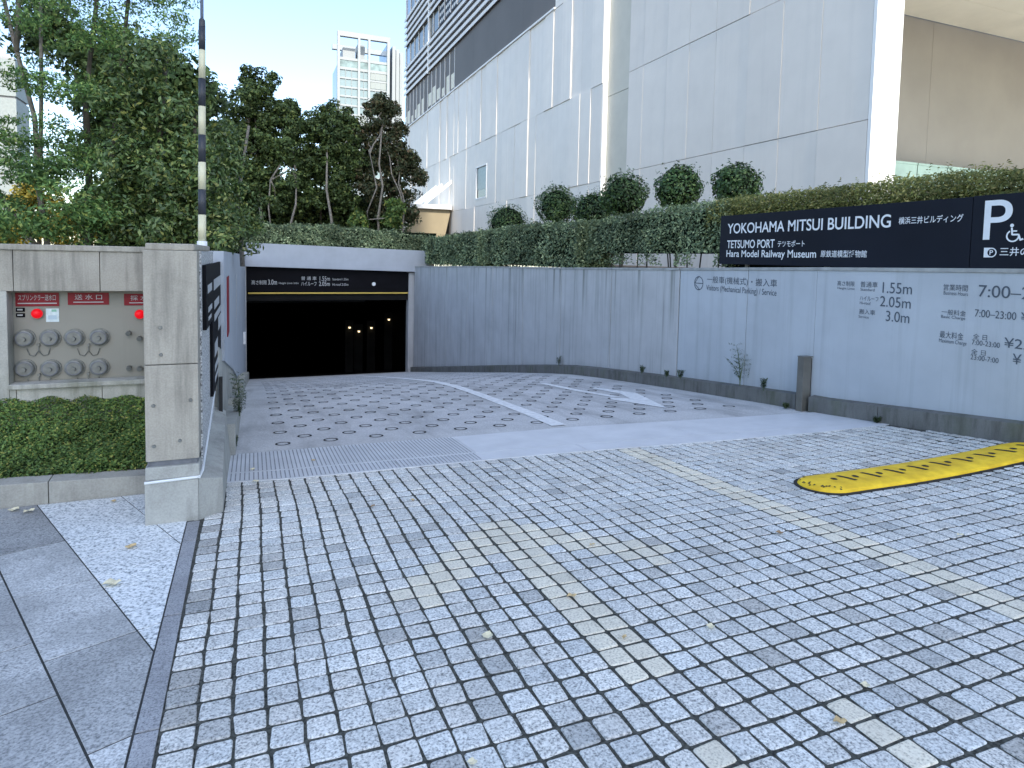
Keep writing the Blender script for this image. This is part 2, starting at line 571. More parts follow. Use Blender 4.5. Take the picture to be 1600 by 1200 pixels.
stones = []
for r in range(-14, 45):
    for c in range(-1, 58):
        x, y = (c + .5 - X0) * U, (Y0 - (r + .5) * ASP) * U
        dx, dy = warp(x, y)
        x2, y2 = x + dx * .8, y + dy * .8
        x2 += max(0, .033 - .012 * y2 + .012 * 2.2) * max(0, 1 - (c + 1) / 9)
        if c == -1: x2 = max(x2, -.335 + (4.6 - y2) * .012 + U * .5 - .003)
        if x < -.325 or x2 > 6.5 or y2 - .05 > edgeY(x2): continue
        if x < -.36 and y > 4.62: continue
        t = rs.gauss(1., .05)
        if rs.random() < .055: t *= .76
        if c == -1 and rs.random() < .25: t *= .62
        if is_cream(c, r):
            col = (t ** .5, t ** .5, t ** .5, 0)
        else:
            b = rs.uniform(-.02, .02)
            col = (1.0 * t - b, 1.0 * t, 1.0 * t + b, 1)
        d = (x2 * .374 + y2 * .925)
        vis = d > .9 and abs((x2 * .927 - y2 * .373) / d) < .82 and (1.5 - gz(x2, y2)) / d < .78
        stones.append((d if vis else d + 50, x2, y2, gz(x2, y2) + rs.uniform(-.0012, .0018), rs.gauss(0, .022), rs.randrange(14), col, rs.choice((0, math.pi))))
stones.sort(key=lambda s: s[0])
for d, x, y, z, rz, vi, col, fl in stones[:300]:
    o = bpy.data.objects.new('paving_stone', SETTS[vi][0])
    o.location = (x, y, z)
    o.rotation_mode = 'ZYX'
    o.rotation_euler = (-.06, 0, rz + fl)
    o.color = col
    COL.objects.link(o)
    place(o, driveway)
V, F, TC = [], [], []
for d, x, y, z, rz, vi, col, fl in stones[300:]:
    me, v, f = SETTS[vi]
    b = len(V)
    cs, sn = math.cos(rz + fl), math.sin(rz + fl)
    for px, py, pz in v:
        qx, qy = px * U, py * U * ASP
        wx, wy = qx * cs - qy * sn, qx * sn + qy * cs
        V.append((x + wx, y + wy, z + pz * U - .0603 * wy))
    F += [tuple(i + b for i in g) for g in f]
    TC += [col] * len(f)
me = bpy.data.meshes.new('paving_stones')
me.from_pydata(V, [], F)
at = me.color_attributes.new('tone', 'FLOAT_COLOR', 'CORNER')
buf = np.repeat(np.array(TC, dtype=np.float32), [len(f) for f in F], axis=0)
at.data.foreach_set('color', buf.ravel())
me.materials.append(M_['granite_att'])
o = bpy.data.objects.new('paving_stones', me)
COL.objects.link(o)
place(tag(o, kind='stuff'), driveway)

# dark border course along the left of the driveway
rs = random.Random(5)
yy = 4.60
for ylen in (.36, .98, .86, .62, .9, .8, .9, .7):
    y1, y0 = yy - .005, yy - ylen + .005
    xr = lambda y: -.335 + (4.6 - y) * .012
    m = MB()
    pl = [(xr(y0) - .073, y0), (xr(y0), y0), (xr(y1), y1), (xr(y1) - .073, y1)]
    m.prism([(x, y, gz(x, y) - .03) for x, y in pl], (0, 0, .031))
    o = m.build('border_stone', M_['border'], driveway, bevel=.002)
    t = rs.uniform(.8, 1.25)
    o.color = (t, t, t * 1.02, 1)
    yy -= ylen

# ------------------------------------------------------------------ sidewalk slabs, turned 23 degrees
sidewalk = sheet('sidewalk', [-1.9, -1.2, -.37], list(np.linspace(-1.6, 5.6, 8)), lambda x, y: gz(x, y) - .0012, M_['slabjoint'])
du, dw = (.9195, .3930), (.3930, -.9195)
cols = [(-.95, -.42, 'g'), (-.42, .112, 'g'), (.112, .453, 'g'), (.453, .797, 'g'), (.797, 1.273, 'w'), (1.273, 1.75, 'w')]
rows_of = {0: [-6.2, -5.3, -4.5, -3.6, -2.7, -1.9, -1, 0], 1: [-6.2, -5.2, -4.3, -3.55, -2.8, -2., -1.2, 0], 2: [-6.4, -5.2, -4.2, -3.31, -2.80, -2.15, -1.4, 0],
           3: [-6.2, -5.3, -4.577, -3.85, -3.097, -2.355, -1.6, -.8, 0], 4: [-6, -5.2, -4.56, -4.20, -3.85, -3.62, -3.1, -2.4, -1.6], 5: [-6, -5.1, -4.45, -3.9, -3.2]}
rs = random.Random(9)
tone_of = {(3, 0): .72, (3, 1): .70, (3, 2): 1.10, (3, 3): 1.08, (3, 4): .88, (3, 5): 1.22, (2, 3): .98, (2, 2): .95, (2, 4): .9, (2, 5): 1.25, (2, 1): .8, (2, 0): .8}
for ci, (u0, u1, kd) in enumerate(cols):
    rr = rows_of[ci]
    for ri in range(len(rr) - 1):
        w0, w1 = rr[ri], rr[ri + 1]
        poly = [(u * du[0] + ww * dw[0], u * du[1] + ww * dw[1]) for u, ww in ((u0, w0), (u1, w0), (u1, w1), (u0, w1))]
        for n, d in (((1, .012), -.408 - .004 + .012 * 4.6), ((0, 1), 5.378), ((-1, 0), 1.9), ((0, -1), 1.5)):
            poly = clip_poly(poly, n, d)
            if len(poly) < 3: break
        if len(poly) < 3: continue
        poly = inset_poly(poly, .0042 if ci < 4 else .003)
        if len(poly) < 3: continue
        m = MB()
        dz = rs.uniform(0, .0012)
        m.prism([(x, y, gz(x, y) - .03 + dz) for x, y in poly], (0, 0, .031))
        o = m.build('paving_slab', M_['slab_rough'] if kd == 'w' else M_['slab_grey'], sidewalk, bevel=.0015)
        t = tone_of.get((ci, ri), rs.uniform(.85, 1.15))
        if kd == 'w': t = rs.uniform(.97, 1.06)
        o.color = (t, t, t * 1.01, 1)

# ------------------------------------------------------------------ steel drain cover across the driveway
TOPE = [(-.33, 6.435), (.6, 6.417), (1.88, 6.35), (3.2, 6.33), (4.13, 6.199), (5.39, 6.05), (6.52, 5.93)]
def topY(x): return float(np.interp(x, [a for a, b in TOPE], [b for a, b in TOPE]))
drain = empty('drain_cover', (3, 5.8, gz(3, 5.8)), 'long pale steel drain cover laid across the driveway, ribbed at its left end', 'drain cover')
def plate(xa, xb, fa, fb, name='cover_plate'):
    xs = np.linspace(xa + .003, xb - .003, 8)
    lo = [(x, edgeY(x) * (1 - fa) + topY(x) * fa + .003) for x in xs]
    hi = [(x, edgeY(x) * (1 - fb) + topY(x) * fb - .003) for x in xs]
    m = MB()
    n = len(lo)
    v = [(x, y, gz(x, y) + dz) for dz in (.004, -.012) for x, y in lo + hi]
    f = [(i, i + 1, n + i + 1, n + i) for i in range(n - 1)]
    f += [(2 * n + i, i, i + 1, 2 * n + i + 1) if False else (i, 2 * n + i, 2 * n + i + 1, i + 1) for i in range(n - 1)]
    f += [(n + i, n + i + 1, 3 * n + i + 1, 3 * n + i) for i in range(n - 1)]
    f += [(0, n, 3 * n, 2 * n), (n - 1, 3 * n - 1, 4 * n - 1, 2 * n - 1)]
    m.add(v, f)
    return m.build(name, M_['steel'], drain)
for xa, xb in ((-.26, 1.93), (1.93, 4.32), (4.32, 6.5)): plate(xa, xb, .27, 1.)
for xa, xb in ((-.26, 1.16), (1.16, 2.95), (2.95, 4.72), (4.72, 6.5)): plate(xa, xb, 0., .27)
MB().add([(-.34, 5.40, -.45), (6.52, 4.86, -.45), (6.52, 6.0, -.45), (-.34, 6.5, -.45)], [(0, 1, 2, 3)]).build('trench', M_['groove'], drain)
m = MB()
x = -.245
while x < 1.92:
    for fa, fb in ((.02, .255), (.29, .98)):
        p = [(x, edgeY(x) * (1 - t) + topY(x) * t) for t in (fa, fb)]
        m.add([(x - .0040, p[0][1], gz(x, p[0][1]) + .0075), (x + .0045, p[0][1], gz(x, p[0][1]) + .0075), (x + .0045, p[1][1], gz(x, p[1][1]) + .0075), (x - .0045, p[1][1], gz(x, p[1][1]) + .0075)], [(0, 1, 2, 3)])
    x += .0345
m.build('grating_slots', M_['slot'], drain, kind='stuff')

# ------------------------------------------------------------------ ramp with ring grooves and painted lines
RY = [6.0, 6.2] + list(np.linspace(6.6, 26, 60)) + [30, 40, 60]
ramp = sheet('ramp', list(np.linspace(-.30, 6.55, 8)), [y for y in RY if y <= 26], lambda x, y: gz(x, y) - (.012 if y < 6.45 else 0), M_['ramp'])
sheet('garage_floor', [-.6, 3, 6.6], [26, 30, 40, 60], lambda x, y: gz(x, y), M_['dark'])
def ring_verts(X, Y, ro=.076, ri=.056, n=20, kz=.003):
    v = []
    for r in (ro, ri):
        for k in range(n):
            a = 2 * math.pi * k / n
            x, y = X + r * math.cos(a), Y + r * 1.15 * math.sin(a)
            v.append((x, y, gz(x, y) + kz))
    return v, [(k, (k + 1) % n, n + (k + 1) % n, n + k) for k in range(n)]
rings = []
for j in range(40):
    Y = 6.78 + j * .352
    for i in range(14):
        X = .27 + .47 * i + (.235 if j % 2 else 0)
        X -= .0
        if X < .12 or X > 5.95: continue
        rings.append((Y, X))
rings.sort()
for Y, X in rings[:300]:
    v, f = ring_verts(X, Y)
    MB().add(v, f).build('ring_groove', M_['ring'], ramp, loc=(X, Y, gz(X, Y)))
m = MB()
for Y, X in rings[300:]:
    v, f = ring_verts(X, Y, n=12)
    m.add(v, f)
m.build('ring_grooves', M_['ring'], ramp, kind='stuff')

def ribbon(pts, wd, dz=.006):
    """flat painted strip following the ramp"""
    P = []
    for i in range(len(pts) - 1):
        n = max(2, int(abs(pts[i + 1][1] - pts[i][1]) / .3))
        for k in range(n):
            t = k / n
            P.append((pts[i][0] * (1 - t) + pts[i + 1][0] * t, pts[i][1] * (1 - t) + pts[i + 1][1] * t))
    P.append(pts[-1])
    v = []
    for x, y in P:
        for sx in (-1, 1):
            v.append((x + sx * wd / 2, y, gz(x, y) + dz))
    return v, [(2 * i, 2 * i + 1, 2 * i + 3, 2 * i + 2) for i in range(len(P) - 1)]
v, f = ribbon([(3.22, 6.46), (3.29, 7.5), (3.33, 8.6), (3.38, 10), (3.40, 11), (3.36, 12.1), (3.33, 13.6), (3.33, 15.7), (3.38, 19), (3.3, 22)], .18)
MB().add(v, f).build('painted_line', M_['paintwhite'], ramp)
m = MB()
v, f = ribbon([(4.98, 10.7), (4.99, 9.3), (5.10, 8.3)], .13)
m.add(v, f)
ah = [(5.08, 6.98), (5.62, 8.55), (5.46, 9.6), (5.34, 9.5), (5.36, 8.62), (5.18, 8.05), (4.98, 8.3), (4.88, 8.1)]
m2 = [(x, y, gz(x, y) + .0065) for x, y in ah]
m.add(m2, [(0, 1, 4, 5), (1, 2, 3, 4), (0, 5, 6, 7)])
m.build('painted_arrow', M_['paintwhite'], ramp)

# ------------------------------------------------------------------ right retaining wall
rwall = empty('retaining_wall', (6.65, 10, -.5), 'long pale blue grey panelled retaining wall along the right of the ramp, printed with parking hours', 'wall')
TOPZ = [(0, 1.50), (3.7, 1.495), (6.4, 1.44), (8.9, 1.375), (13, 1.29), (19, 1.20), (25.6, 1.05)]
def wtop(y): return float(np.interp(y, [a for a, b in TOPZ], [b for a, b in TOPZ]))
def wx(y): return float(np.interp(y, [0, 8.88, 25.6], [6.6, 6.6, 6.02]))
joints = [-1.6, .9, 3.0, 6.07, 7.28, 8.88, 10.95, 13.02, 15.06, 17.12, 19.2, 21.3, 23.4, 25.5]
for i in range(len(joints) - 1):
    g = .0025 if i < 4 else .011
    a, b = joints[i] + g, joints[i + 1] - (g if i < 4 else .011)
    if i == 4: b -= .010
    if i == 3: b = joints[i + 1] - .0025
    m = MB()
    A = [(wx(a), a, gz(6.5, a) + .13), (wx(b), b, gz(6.5, b) + .13), (wx(b), b, wtop(b) - .03), (wx(a), a, wtop(a) - .03)]
    m.prism(A, (.12, 0, 0))
    m.build('wall_panel', M_['wall_a'] if a < 8.8 else M_['wall_b'], rwall, bevel=.004)
    m = MB()
    A = [(wx(a) - .015, a - .004, wtop(a) - .03), (wx(b) - .015, b + .004, wtop(b) - .03), (wx(b) - .015, b + .004, wtop(b) + .012), (wx(a) - .015, a - .004, wtop(a) + .012)]
    m.prism(A, (.2, 0, 0))
    m.build('coping_stone', M_['coping'], rwall, bevel=.006)
m = MB()
for i in range(len(joints) - 1):
    a, b = joints[i], joints[i + 1]
    A = [(wx(a) + .03, a, gz(6.5, a) - .4), (wx(b) + .03, b, gz(6.5, b) - .4), (wx(b) + .03, b, wtop(b) - .04), (wx(a) + .03, a, wtop(a) - .04)]
    m.prism(A, (.08, 0, 0))
m.build('wall_backing', M_['dark2'], rwall)
kj = [-1.6, 1.2, 3.2, 5.05, 6.02, 6.22, 8.2, 10.2, 12.2, 14.2, 16.2, 18.2, 20.2, 22.2, 24, 25.55]
for i in range(len(kj) - 1):
    a, b = kj[i] + .004, kj[i + 1] - .004
    if i == 4: continue
    m = MB()
    off = -.10
    for s_ in range(4):
        ya, yb = a + (b - a) * s_ / 4, a + (b - a) * (s_ + 1) / 4
        A = [(wx(ya) + off, ya, gz(6.5, ya) - .15), (wx(yb) + off, yb, gz(6.5, yb) - .15), (wx(yb) + off, yb, gz(6.5, yb) + .185), (wx(ya) + off, ya, gz(6.5, ya) + .185)]
        m.prism(A, (.11, 0, .02))
    bm_o = m.build('kerb_stone', M_['kerbconc'], rwall)

# flat lettering -----------------------------------------------------
def text(s, name, parent, mat, origin, ux, uy, w, h, bold=0., keep=False):
    """lettering fitted to a w x h rectangle whose lower left corner is origin; ux, uy are its axes"""
    cu = bpy.data.curves.new(name, 'FONT')
    cu.body = s
    cu.size = 1
    cu.offset = bold
    to = bpy.data.objects.new(name, cu)
    COL.objects.link(to)
    dg = bpy.context.evaluated_depsgraph_get()
    me = bpy.data.meshes.new_from_object(to.evaluated_get(dg))
    bpy.data.objects.remove(to)
    bpy.data.curves.remove(cu)
    n = len(me.vertices)
    if n == 0: return None
    a = np.empty(n * 3, np.float32)
    me.vertices.foreach_get('co', a)
    a = a.reshape(-1, 3)
    lo, hi = a.min(0), a.max(0)
    a = (a - lo) / np.maximum(hi - lo, 1e-6)
    ux, uy = np.array(ux, float), np.array(uy, float)
    P = a[:, :1] * w * ux + a[:, 1:2] * h * uy
    me.vertices.foreach_set('co', P.astype(np.float32).ravel())
    me.update()
    me.materials.clear()
    me.materials.append(mat)
    o = bpy.data.objects.new(name, me)
    o.location = origin
    COL.objects.link(o)
    o['kind'] = 'stuff' if keep else ''
    if not keep: del o['kind']
    return place(o, parent)

def wtext(s, box, parent, mat, X, bold=.0, name='lettering'):
    yl, yr, zb, zt = box
    return text(s, name, parent, mat, (X, yl, zb), (0, -1, 0), (0, 0, 1), yl - yr, zt - zb, bold)
WX = 6.596
for s, b, bo in (
    ('一般車(機械式)・搬入車', (8.184, 6.727, 1.155, 1.280), .0), ('Visitors (Mechanical Parking) / Service', (8.191, 6.730, 1.028, 1.140), 0),
    ('高さ制限', (5.759, 5.517, 1.242, 1.303), 0), ('Height Limit', (5.754, 5.513, 1.193, 1.229), 0),
    ('普通車', (5.439, 5.215, 1.242, 1.309), 0), ('Standard', (5.435, 5.251, 1.199, 1.232), 0), ('1.55m', (5.151, 4.802, 1.190, 1.310), 0),
    ('ハイルーフ', (5.437, 5.197, 1.087, 1.139), 0), ('Hi-roof', (5.433, 5.291, 1.041, 1.075), 0), ('2.05m', (5.173, 4.806, 1.036, 1.153), 0),
    ('搬入車', (5.436, 5.228, .927, .986), 0), ('Service', (5.440, 5.305, .881, .911), 0), ('3.0m', (5.091, 4.811, .876, .993), 0),
    ('営業時間', (4.462, 4.220, 1.257, 1.322), 0), ('Business Hours', (4.458, 4.215, 1.212, 1.250), 0), ('7:00–23:00', (4.116, 3.36, 1.213, 1.329), 0),
    ('一般料金', (4.466, 4.222, 1.006, 1.064), 0), ('Basic Charge', (4.468, 4.225, .963, 1.002), 0), ('7:00–23:00', (4.137, 3.766, 1.015, 1.088), 0), ('¥', (3.728, 3.654, 1.010, 1.092), 0),
    ('最大料金', (4.471, 4.233, .766, .838), 0), ('Maximum Charge', (4.473, 4.197, .706, .758), 0), ('全 日', (4.140, 4.009, .792, .848), 0), ('7:00-23:00', (4.148, 3.890, .736, .786), 0),
    ('¥2,', (3.854, 3.665, .735, .843), 0), ('全 日', (4.148, 4.012, .642, .696), 0), ('23:00-7:00', (4.151, 3.892, .588, .638), 0), ('¥', (3.773, 3.698, .604, .702), 0)):
    wtext(s, b, rwall, M_['ink'], WX, bo)
def ringmesh(cx, cz, ro, ri, X, n=32, a0=0, a1=2 * math.pi):
    k = n + (0 if a1 - a0 >= 6.28 else 1)
    v = []
    for r in (ro, ri):
        for i in range(k):
            a = a0 + (a1 - a0) * i / n
            v.append((X, cx - r * math.cos(a), cz + r * math.sin(a)))
    f = [(i, (i + 1) % k, k + (i + 1) % k, k + i) for i in range(n)]
    return v, f
def bar2(p, q, wd, X):
    (y0, z0), (y1, z1) = p, q
    L = math.hypot(y1 - y0, z1 - z0)
    nx, nz = -(z1 - z0) / L * wd / 2, (y1 - y0) / L * wd / 2
    return [(X, y0 + nx, z0 + nz), (X, y1 + nx, z1 + nz), (X, y1 - nx, z1 - nz), (X, y0 - nx, z0 - nz)], [(0, 1, 2, 3)]
m = MB()
m.add(*ringmesh(8.38, 1.154, .112, .098, WX))
m.add(*bar2((8.49, 1.154), (8.27, 1.154), .012, WX - .0005))
m.add(*bar2((8.38, 1.262), (8.47, 1.16), .012, WX - .001))
m.add(*bar2((8.46, 1.13), (8.36, 1.06), .012, WX - .001))
m.build('round_emblem', M_['ink'], rwall)

# ------------------------------------------------------------------ sign board on the wall
board = empty('sign_board', (6.62, 5.5, 1.5), 'dark navy sign board with white building name standing on top of the right wall', 'sign')
MB().box(6.60, 6.66, 4.228, 7.92, 1.47, 2.195).build('board_panel', M_['navy'], board, bevel=.004)
MB().box(6.60, 6.66, 1.9, 4.222, 1.47, 2.20).build('board_panel', M_['navy'], board, bevel=.004)
for y in (7.4, 6.0, 4.6, 3.0):
    MB().box(6.661, 6.70, y - .03, y + .03, 1.30, 2.1).build('bracket', M_['post'], board)
BX = 6.5965
for s, b, bo in (
    ('YOKOHAMA MITSUI BUILDING', (7.756, 5.097, 1.923, 2.072), .012), ('横浜三井ビルディング', (5.003, 4.308, 1.952, 2.032), .008),
    ('TETSUMO PORT', (7.754, 6.809, 1.707, 1.825), .012), ('テツモポート', (6.750, 6.292, 1.719, 1.804), .006),
    ('Hara Model Railway Museum', (7.759, 6.101, 1.546, 1.678), .010), ('原鉄道模型博物館', (6.031, 5.378, 1.586, 1.671), .006),
    ('P', (4.110, 3.859, 1.769, 2.146), .004), ('三井の駐車場', (3.948, 3.43, 1.612, 1.695), .008)):
    wtext(s, b, board, M_['letter'], BX, bo)
m = MB()
cy, cz = 3.845, 1.80
m.add(*ringmesh(cy, cz, .058, .044, BX, 24, rad(120), rad(370)))
m.add(*ringmesh(cy + .012, 1.898, .017, 0.0005, BX, 16))
m.add(*bar2((cy + .012, 1.878), (cy + .005, 1.808), .016, BX - .0004))
m.add(*bar2((cy + .005, 1.812), (cy - .048, 1.812), .016, BX - .0008))
m.add(*bar2((cy - .048, 1.816), (cy - .068, 1.760), .016, BX - .0012))
m.add(*bar2((cy - .062, 1.760), (cy - .092, 1.772), .016, BX - .0016))
m.add(*bar2((cy + .008, 1.845), (cy - .036, 1.845), .013, BX - .002))
m.build('wheelchair_symbol', M_['letter'], board)
m = MB()
m.add([(BX, 4.092, 1.598), (BX, 4.035, 1.598), (BX, 4.035, 1.691), (BX, 4.092, 1.691)], [(0, 1, 2, 3)])
m.add(*ringmesh(4.022, 1.6445, .0465, .036, BX - .0005))
m.build('parking_emblem', M_['letter'], board)
MB().add(*ringmesh(4.022, 1.6445, .036, .0004, BX - .001)).build('emblem_disc', M_['navy'], board)
wtext('P', (4.038, 4.007, 1.622, 1.668), board, M_['letter'], BX - .0018, .01)

# ------------------------------------------------------------------ flood barrier posts
def barrier_post(x, y, wd, label):
    z0 = gz(x, y) - .02
    t = empty('barrier_post', (x, y, z0), label, 'post', 'flood barrier posts beside the drain cover')
    m = MB()
    m.box(x - wd, x + wd * .35, y - .05, y + .05, z0, .315)
    m.build('post_body', M_['post'], t, bevel=.004)
    MB().box(x + wd * .355, x + wd, y - .042, y + .042, z0, .30).build('channel', M_['black'], t)
    MB().box(x - wd - .006, x + wd + .004, y - .056, y + .056, .3155, .325).build('post_cap', M_['post'], t, bevel=.003)
    return t
barrier_post(6.545, 6.12, .095, 'bronze steel barrier post standing against the right wall kerb')
pl = empty('barrier_post', (-.275, 6.30, -.37), 'thin black barrier rail at the end of the pebbled pillar wall', 'post', 'flood barrier posts beside the drain cover')
MB().box(-.292, -.262, 6.26, 6.32, -.39, .37).build('post_body', M_['black'], pl, bevel=.003)
MB().box(-.261, -.235, 6.265, 6.315, -.39, -.1).build('channel', M_['post'], pl)

# ------------------------------------------------------------------ yellow kerb bump
bump = empty('speed_bump', (5.2, 3.5, gz(5.2, 3.5)), 'long yellow rubber bump with black slots bolted across the granite setts', 'speed bump')
BX0, BX1, BR = 3.90, 6.52, .205
def bump_yc(x):
    s_ = (x - BX0) / (BX1 - BX0)
    return 3.592 - .03 * s_ - .12 * s_ * s_
def bump_rho(x, y, R=BR):
    dx = max(BX0 + BR - x, x - (BX1 - BR), 0)
    return math.hypot(dx, y) / R
def bump_h(x, y):
    return float(np.interp(bump_rho(x, y), [0, .2, .45, .7, .9, .97, 1], [.054, .053, .050, .044, .032, .020, .006]))
def bump_part(grow, hf, name, mat):
    R = BR + grow
    cx0, cx1 = BX0 + BR, BX1 - BR
    st = [cx0 - R * math.cos(math.pi / 2 * k / 9) for k in range(9)] + list(np.linspace(cx0, cx1, 40)) + [cx1 + R * math.sin(math.pi / 2 * k / 9) for k in range(1, 10)]
    T = [-1, -.97, -.9, -.8, -.65, -.45, -.2, 0, .2, .45, .65, .8, .9, .97, 1]
    v, f = [], []
    for x in st:
        dx = max(cx0 - x, x - cx1, 0)
        hw = math.sqrt(max(R * R - dx * dx, 1e-8))
        for t in T:
            y = bump_yc(x) + t * hw
            v.append((x, y, gz(x, y) + hf(x, t * hw)))
    n = len(T)
    for i in range(len(st) - 1):
        for k in range(n - 1):
            f.append((i * n + k, (i + 1) * n + k, (i + 1) * n + k + 1, i * n + k + 1))
    b = len(v)
    loop = [i * n for i in range(len(st))] + [(len(st) - 1) * n + k for k in range(1, n)] + [i * n + n - 1 for i in range(len(st) - 2, -1, -1)] + [k for k in range(n - 2, 0, -1)]
    for q_ in loop:
        v.append((v[q_][0], v[q_][1], v[q_][2] - .03))
    m_ = len(loop)
    f += [(loop[i], loop[(i + 1) % m_], b + (i + 1) % m_, b + i) for i in range(m_)]
    return MB().add(v, f).build(name, mat, bump, smooth=False)
bump_part(.024, lambda x, y: .010, 'rubber_base', M_['black'])
bump_part(0, bump_h, 'bump_body', M_['yellow'])
def on_bump(x, t):
    y = bump_yc(x) + t * BR
    return (x, y, gz(x, y) + bump_h(x, t * BR) + .0035)
for i in range(9):
    x = 4.30 + i * .252
    m = MB()
    a, b = on_bump(x - .035, .30), on_bump(x + .0, -.45)
    ts = [.24 - .68 * k / 6 for k in range(7)]
    vv = []
    for k, t in enumerate(ts):
        u = k / 6
        vv += [on_bump(x - .050 + .044 * u, t), on_bump(x - .018 + .046 * u, t)]
    m.add(vv, [(2 * k, 2 * k + 1, 2 * k + 3, 2 * k + 2) for k in range(6)])
    m.build('slot', M_['black'], bump)
    m = MB()
    n = 10
    m.add([on_bump(x + .085 + .022 * math.cos(6.283 * k / n), -.08 + .14 * math.sin(6.283 * k / n)) for k in range(n)], [tuple(range(n))])
    m.build('bolt_hole', M_['black'], bump)
m = MB()
m.add([on_bump(4.17 + .022 * math.cos(6.283 * k / 10), -.05 + .14 * math.sin(6.283 * k / 10)) for k in range(10)], [tuple(range(10))])
m.build('bolt_hole', M_['black'], bump)
rs = random.Random(2)
m = MB()
for i in range(26):
    a = rad(100 + i * 6.5 + rs.uniform(-2, 2))
    rr = rs.uniform(.70, .92)
    x = 4.105 + .205 * rr * math.cos(a)
    t = rr * math.sin(a)
    w2 = rs.uniform(.004, .012)
    if rs.random() < .35: continue
    m.add([on_bump(x - w2, t - .03), on_bump(x + w2, t - .03), on_bump(x + w2, t + .03), on_bump(x - w2, t + .03)], [(0, 1, 2, 3)])
m.build('worn_lettering', M_['black'], bump, kind='stuff')

# ------------------------------------------------------------------ left: concrete pillar
pil = empty('concrete_pillar', (-.5, 4.65, -.28), 'stained grey concrete gate pillar with form tie holes at the left of the ramp', 'pillar')
MB().box(-.648, -.338, 4.632, 6.22, .767, 1.50).build('upper_panel', M_['conc'], pil, bevel=.006)
MB().box(-.648, -.338, 4.632, 6.22, .134, .762).build('lower_panel', M_['conc'], pil, bevel=.006)
MB().box(-.640, -.350, 4.65, 6.2, .095, .135).build('recess_joint', M_['groove'], pil)
MB().box(-.635, -.352, 4.645, 6.22, 1.5005, 1.545).build('cap_stone', M_['conc'], pil, bevel=.010)
MB().box(-.652, -.335, 4.625, 5.2, .012, .098).build('plinth', M_['conc_base'], pil, bevel=.008)
MB().box(-.656, -.342, 4.618, 5.0, -.32, .0).build('plinth', M_['conc_base'], pil, bevel=.008)
m = MB()
m.prism([(-.341, 4.622, -.33), (-.198, 4.74, -.33), (-.198, 6.35, -.42), (-.341, 6.35, -.42)], (0, 0, .33))
m.v[7], m.v[6] = (-.341, 6.35, .10), (-.24, 6.35, .05)
m.v[4], m.v[5] = (-.341, 4.622, .0), (-.200, 4.74, -.05)
m.build('ramp_side_plinth', M_['conc_base'], pil, bevel=.006)
MB().tube([(-.655, 4.617, .003), (-.342, 4.617, .012)], .009, 6).build('sealant_bead', M_['caulk'], pil)
MB().tube([(-.338, 4.617, .010), (-.325, 4.72, .02), (-.325, 5.6, .16), (-.325, 6.2, .26)], .010, 6).build('sealant_bead', M_['caulk'], pil)
MB().box(-.337, -.326, 4.80, 6.22, .03, 1.50).build('pebbled_face', M_['pebble'], pil)
for x, z in ((-.555, .95 + .055), (-.553, .86 - .03), (-.60, .50), (-.385, .525), (-.60, .235), (-.45, .26)):
    m = MB()
    m.tube([(x, 4.634, z), (x, 4.624, z)], [.013, .010], 12)
    m.build('tie_plug', M_['cap'], pil, smooth=False)
# black signs on the pebbled side
sg = empty('directory_sign', (-.32, 5.9, .5), 'pair of stepped black sign plates on the pebbled side of the pillar', 'sign')
MB().box(-.325, -.300, 4.87, 5.62, .955, 1.405).build('sign_plate', M_['header'], sg, bevel=.003)
MB().box(-.325, -.302, 5.63, 7.3, .33, 1.40).build('sign_plate', M_['header'], sg, bevel=.003)
m = MB()
for y0, y1, z0, z1 in ((5.0, 5.5, 1.20, 1.26), (5.05, 5.5, 1.06, 1.10), (5.05, 5.4, 1.0, 1.03), (5.75, 7.1, 1.18, 1.27), (5.8, 6.6, 1.02, 1.09), (5.8, 6.9, .92, .98), (6.4, 7.0, .78, .9), (5.8, 6.3, .62, .74), (5.8, 6.8, .50, .56), (5.8, 6.6, .41, .46)):
    m.add([(-.2985, y0, z0), (-.2985, y1, z0), (-.2985, y1, z1), (-.2985, y0, z1)], [(0, 1, 2, 3)])
m.build('worn_print', M_['letterdim'], sg, kind='stuff')

# striped pole standing behind the pillar
pole = empty('striped_pole', (-.388, 6.0 + .06, 1.40), 'tall black and cream striped pole rising behind the concrete pillar', 'pole')
zb = [1.28, 1.60, 1.808, 2.021, 2.249, 2.476, 2.712, 2.941, 3.175, 3.366]
zs = [1.28, 1.585, 1.808, 2.021, 2.249, 2.476, 2.712, 2.941, 3.175, 3.366]
px = lambda z: -.402 + (z - 1.58) * .0085
for i in range(len(zs) - 1):
    r = .032 - .006 * (i / 8)
    mt = M_['polecream'] if i % 2 == 1 else M_['poleblack']
    if i == 0: mt = M_['caulk']
    MB().tube([(px(zs[i]), 6.06, zs[i] + .0005), (px(zs[i + 1]), 6.06, zs[i + 1] - .0005)], r + (.008 if i == 0 else 0), 16).build('stripe', mt, pole, smooth=True)
MB().tube([(px(3.366), 6.06, 3.366), (px(3.42), 6.06, 3.42), (px(3.42), 6.06, 3.43)], [.026, .024, .016], 16).build('collar', M_['poleblack'], pole)
MB().tube([(px(3.42), 6.06, 3.42), (px(3.9), 6.06, 5.2)], .013, 12).build('mast', M_['polegrey'], pole, smooth=True)

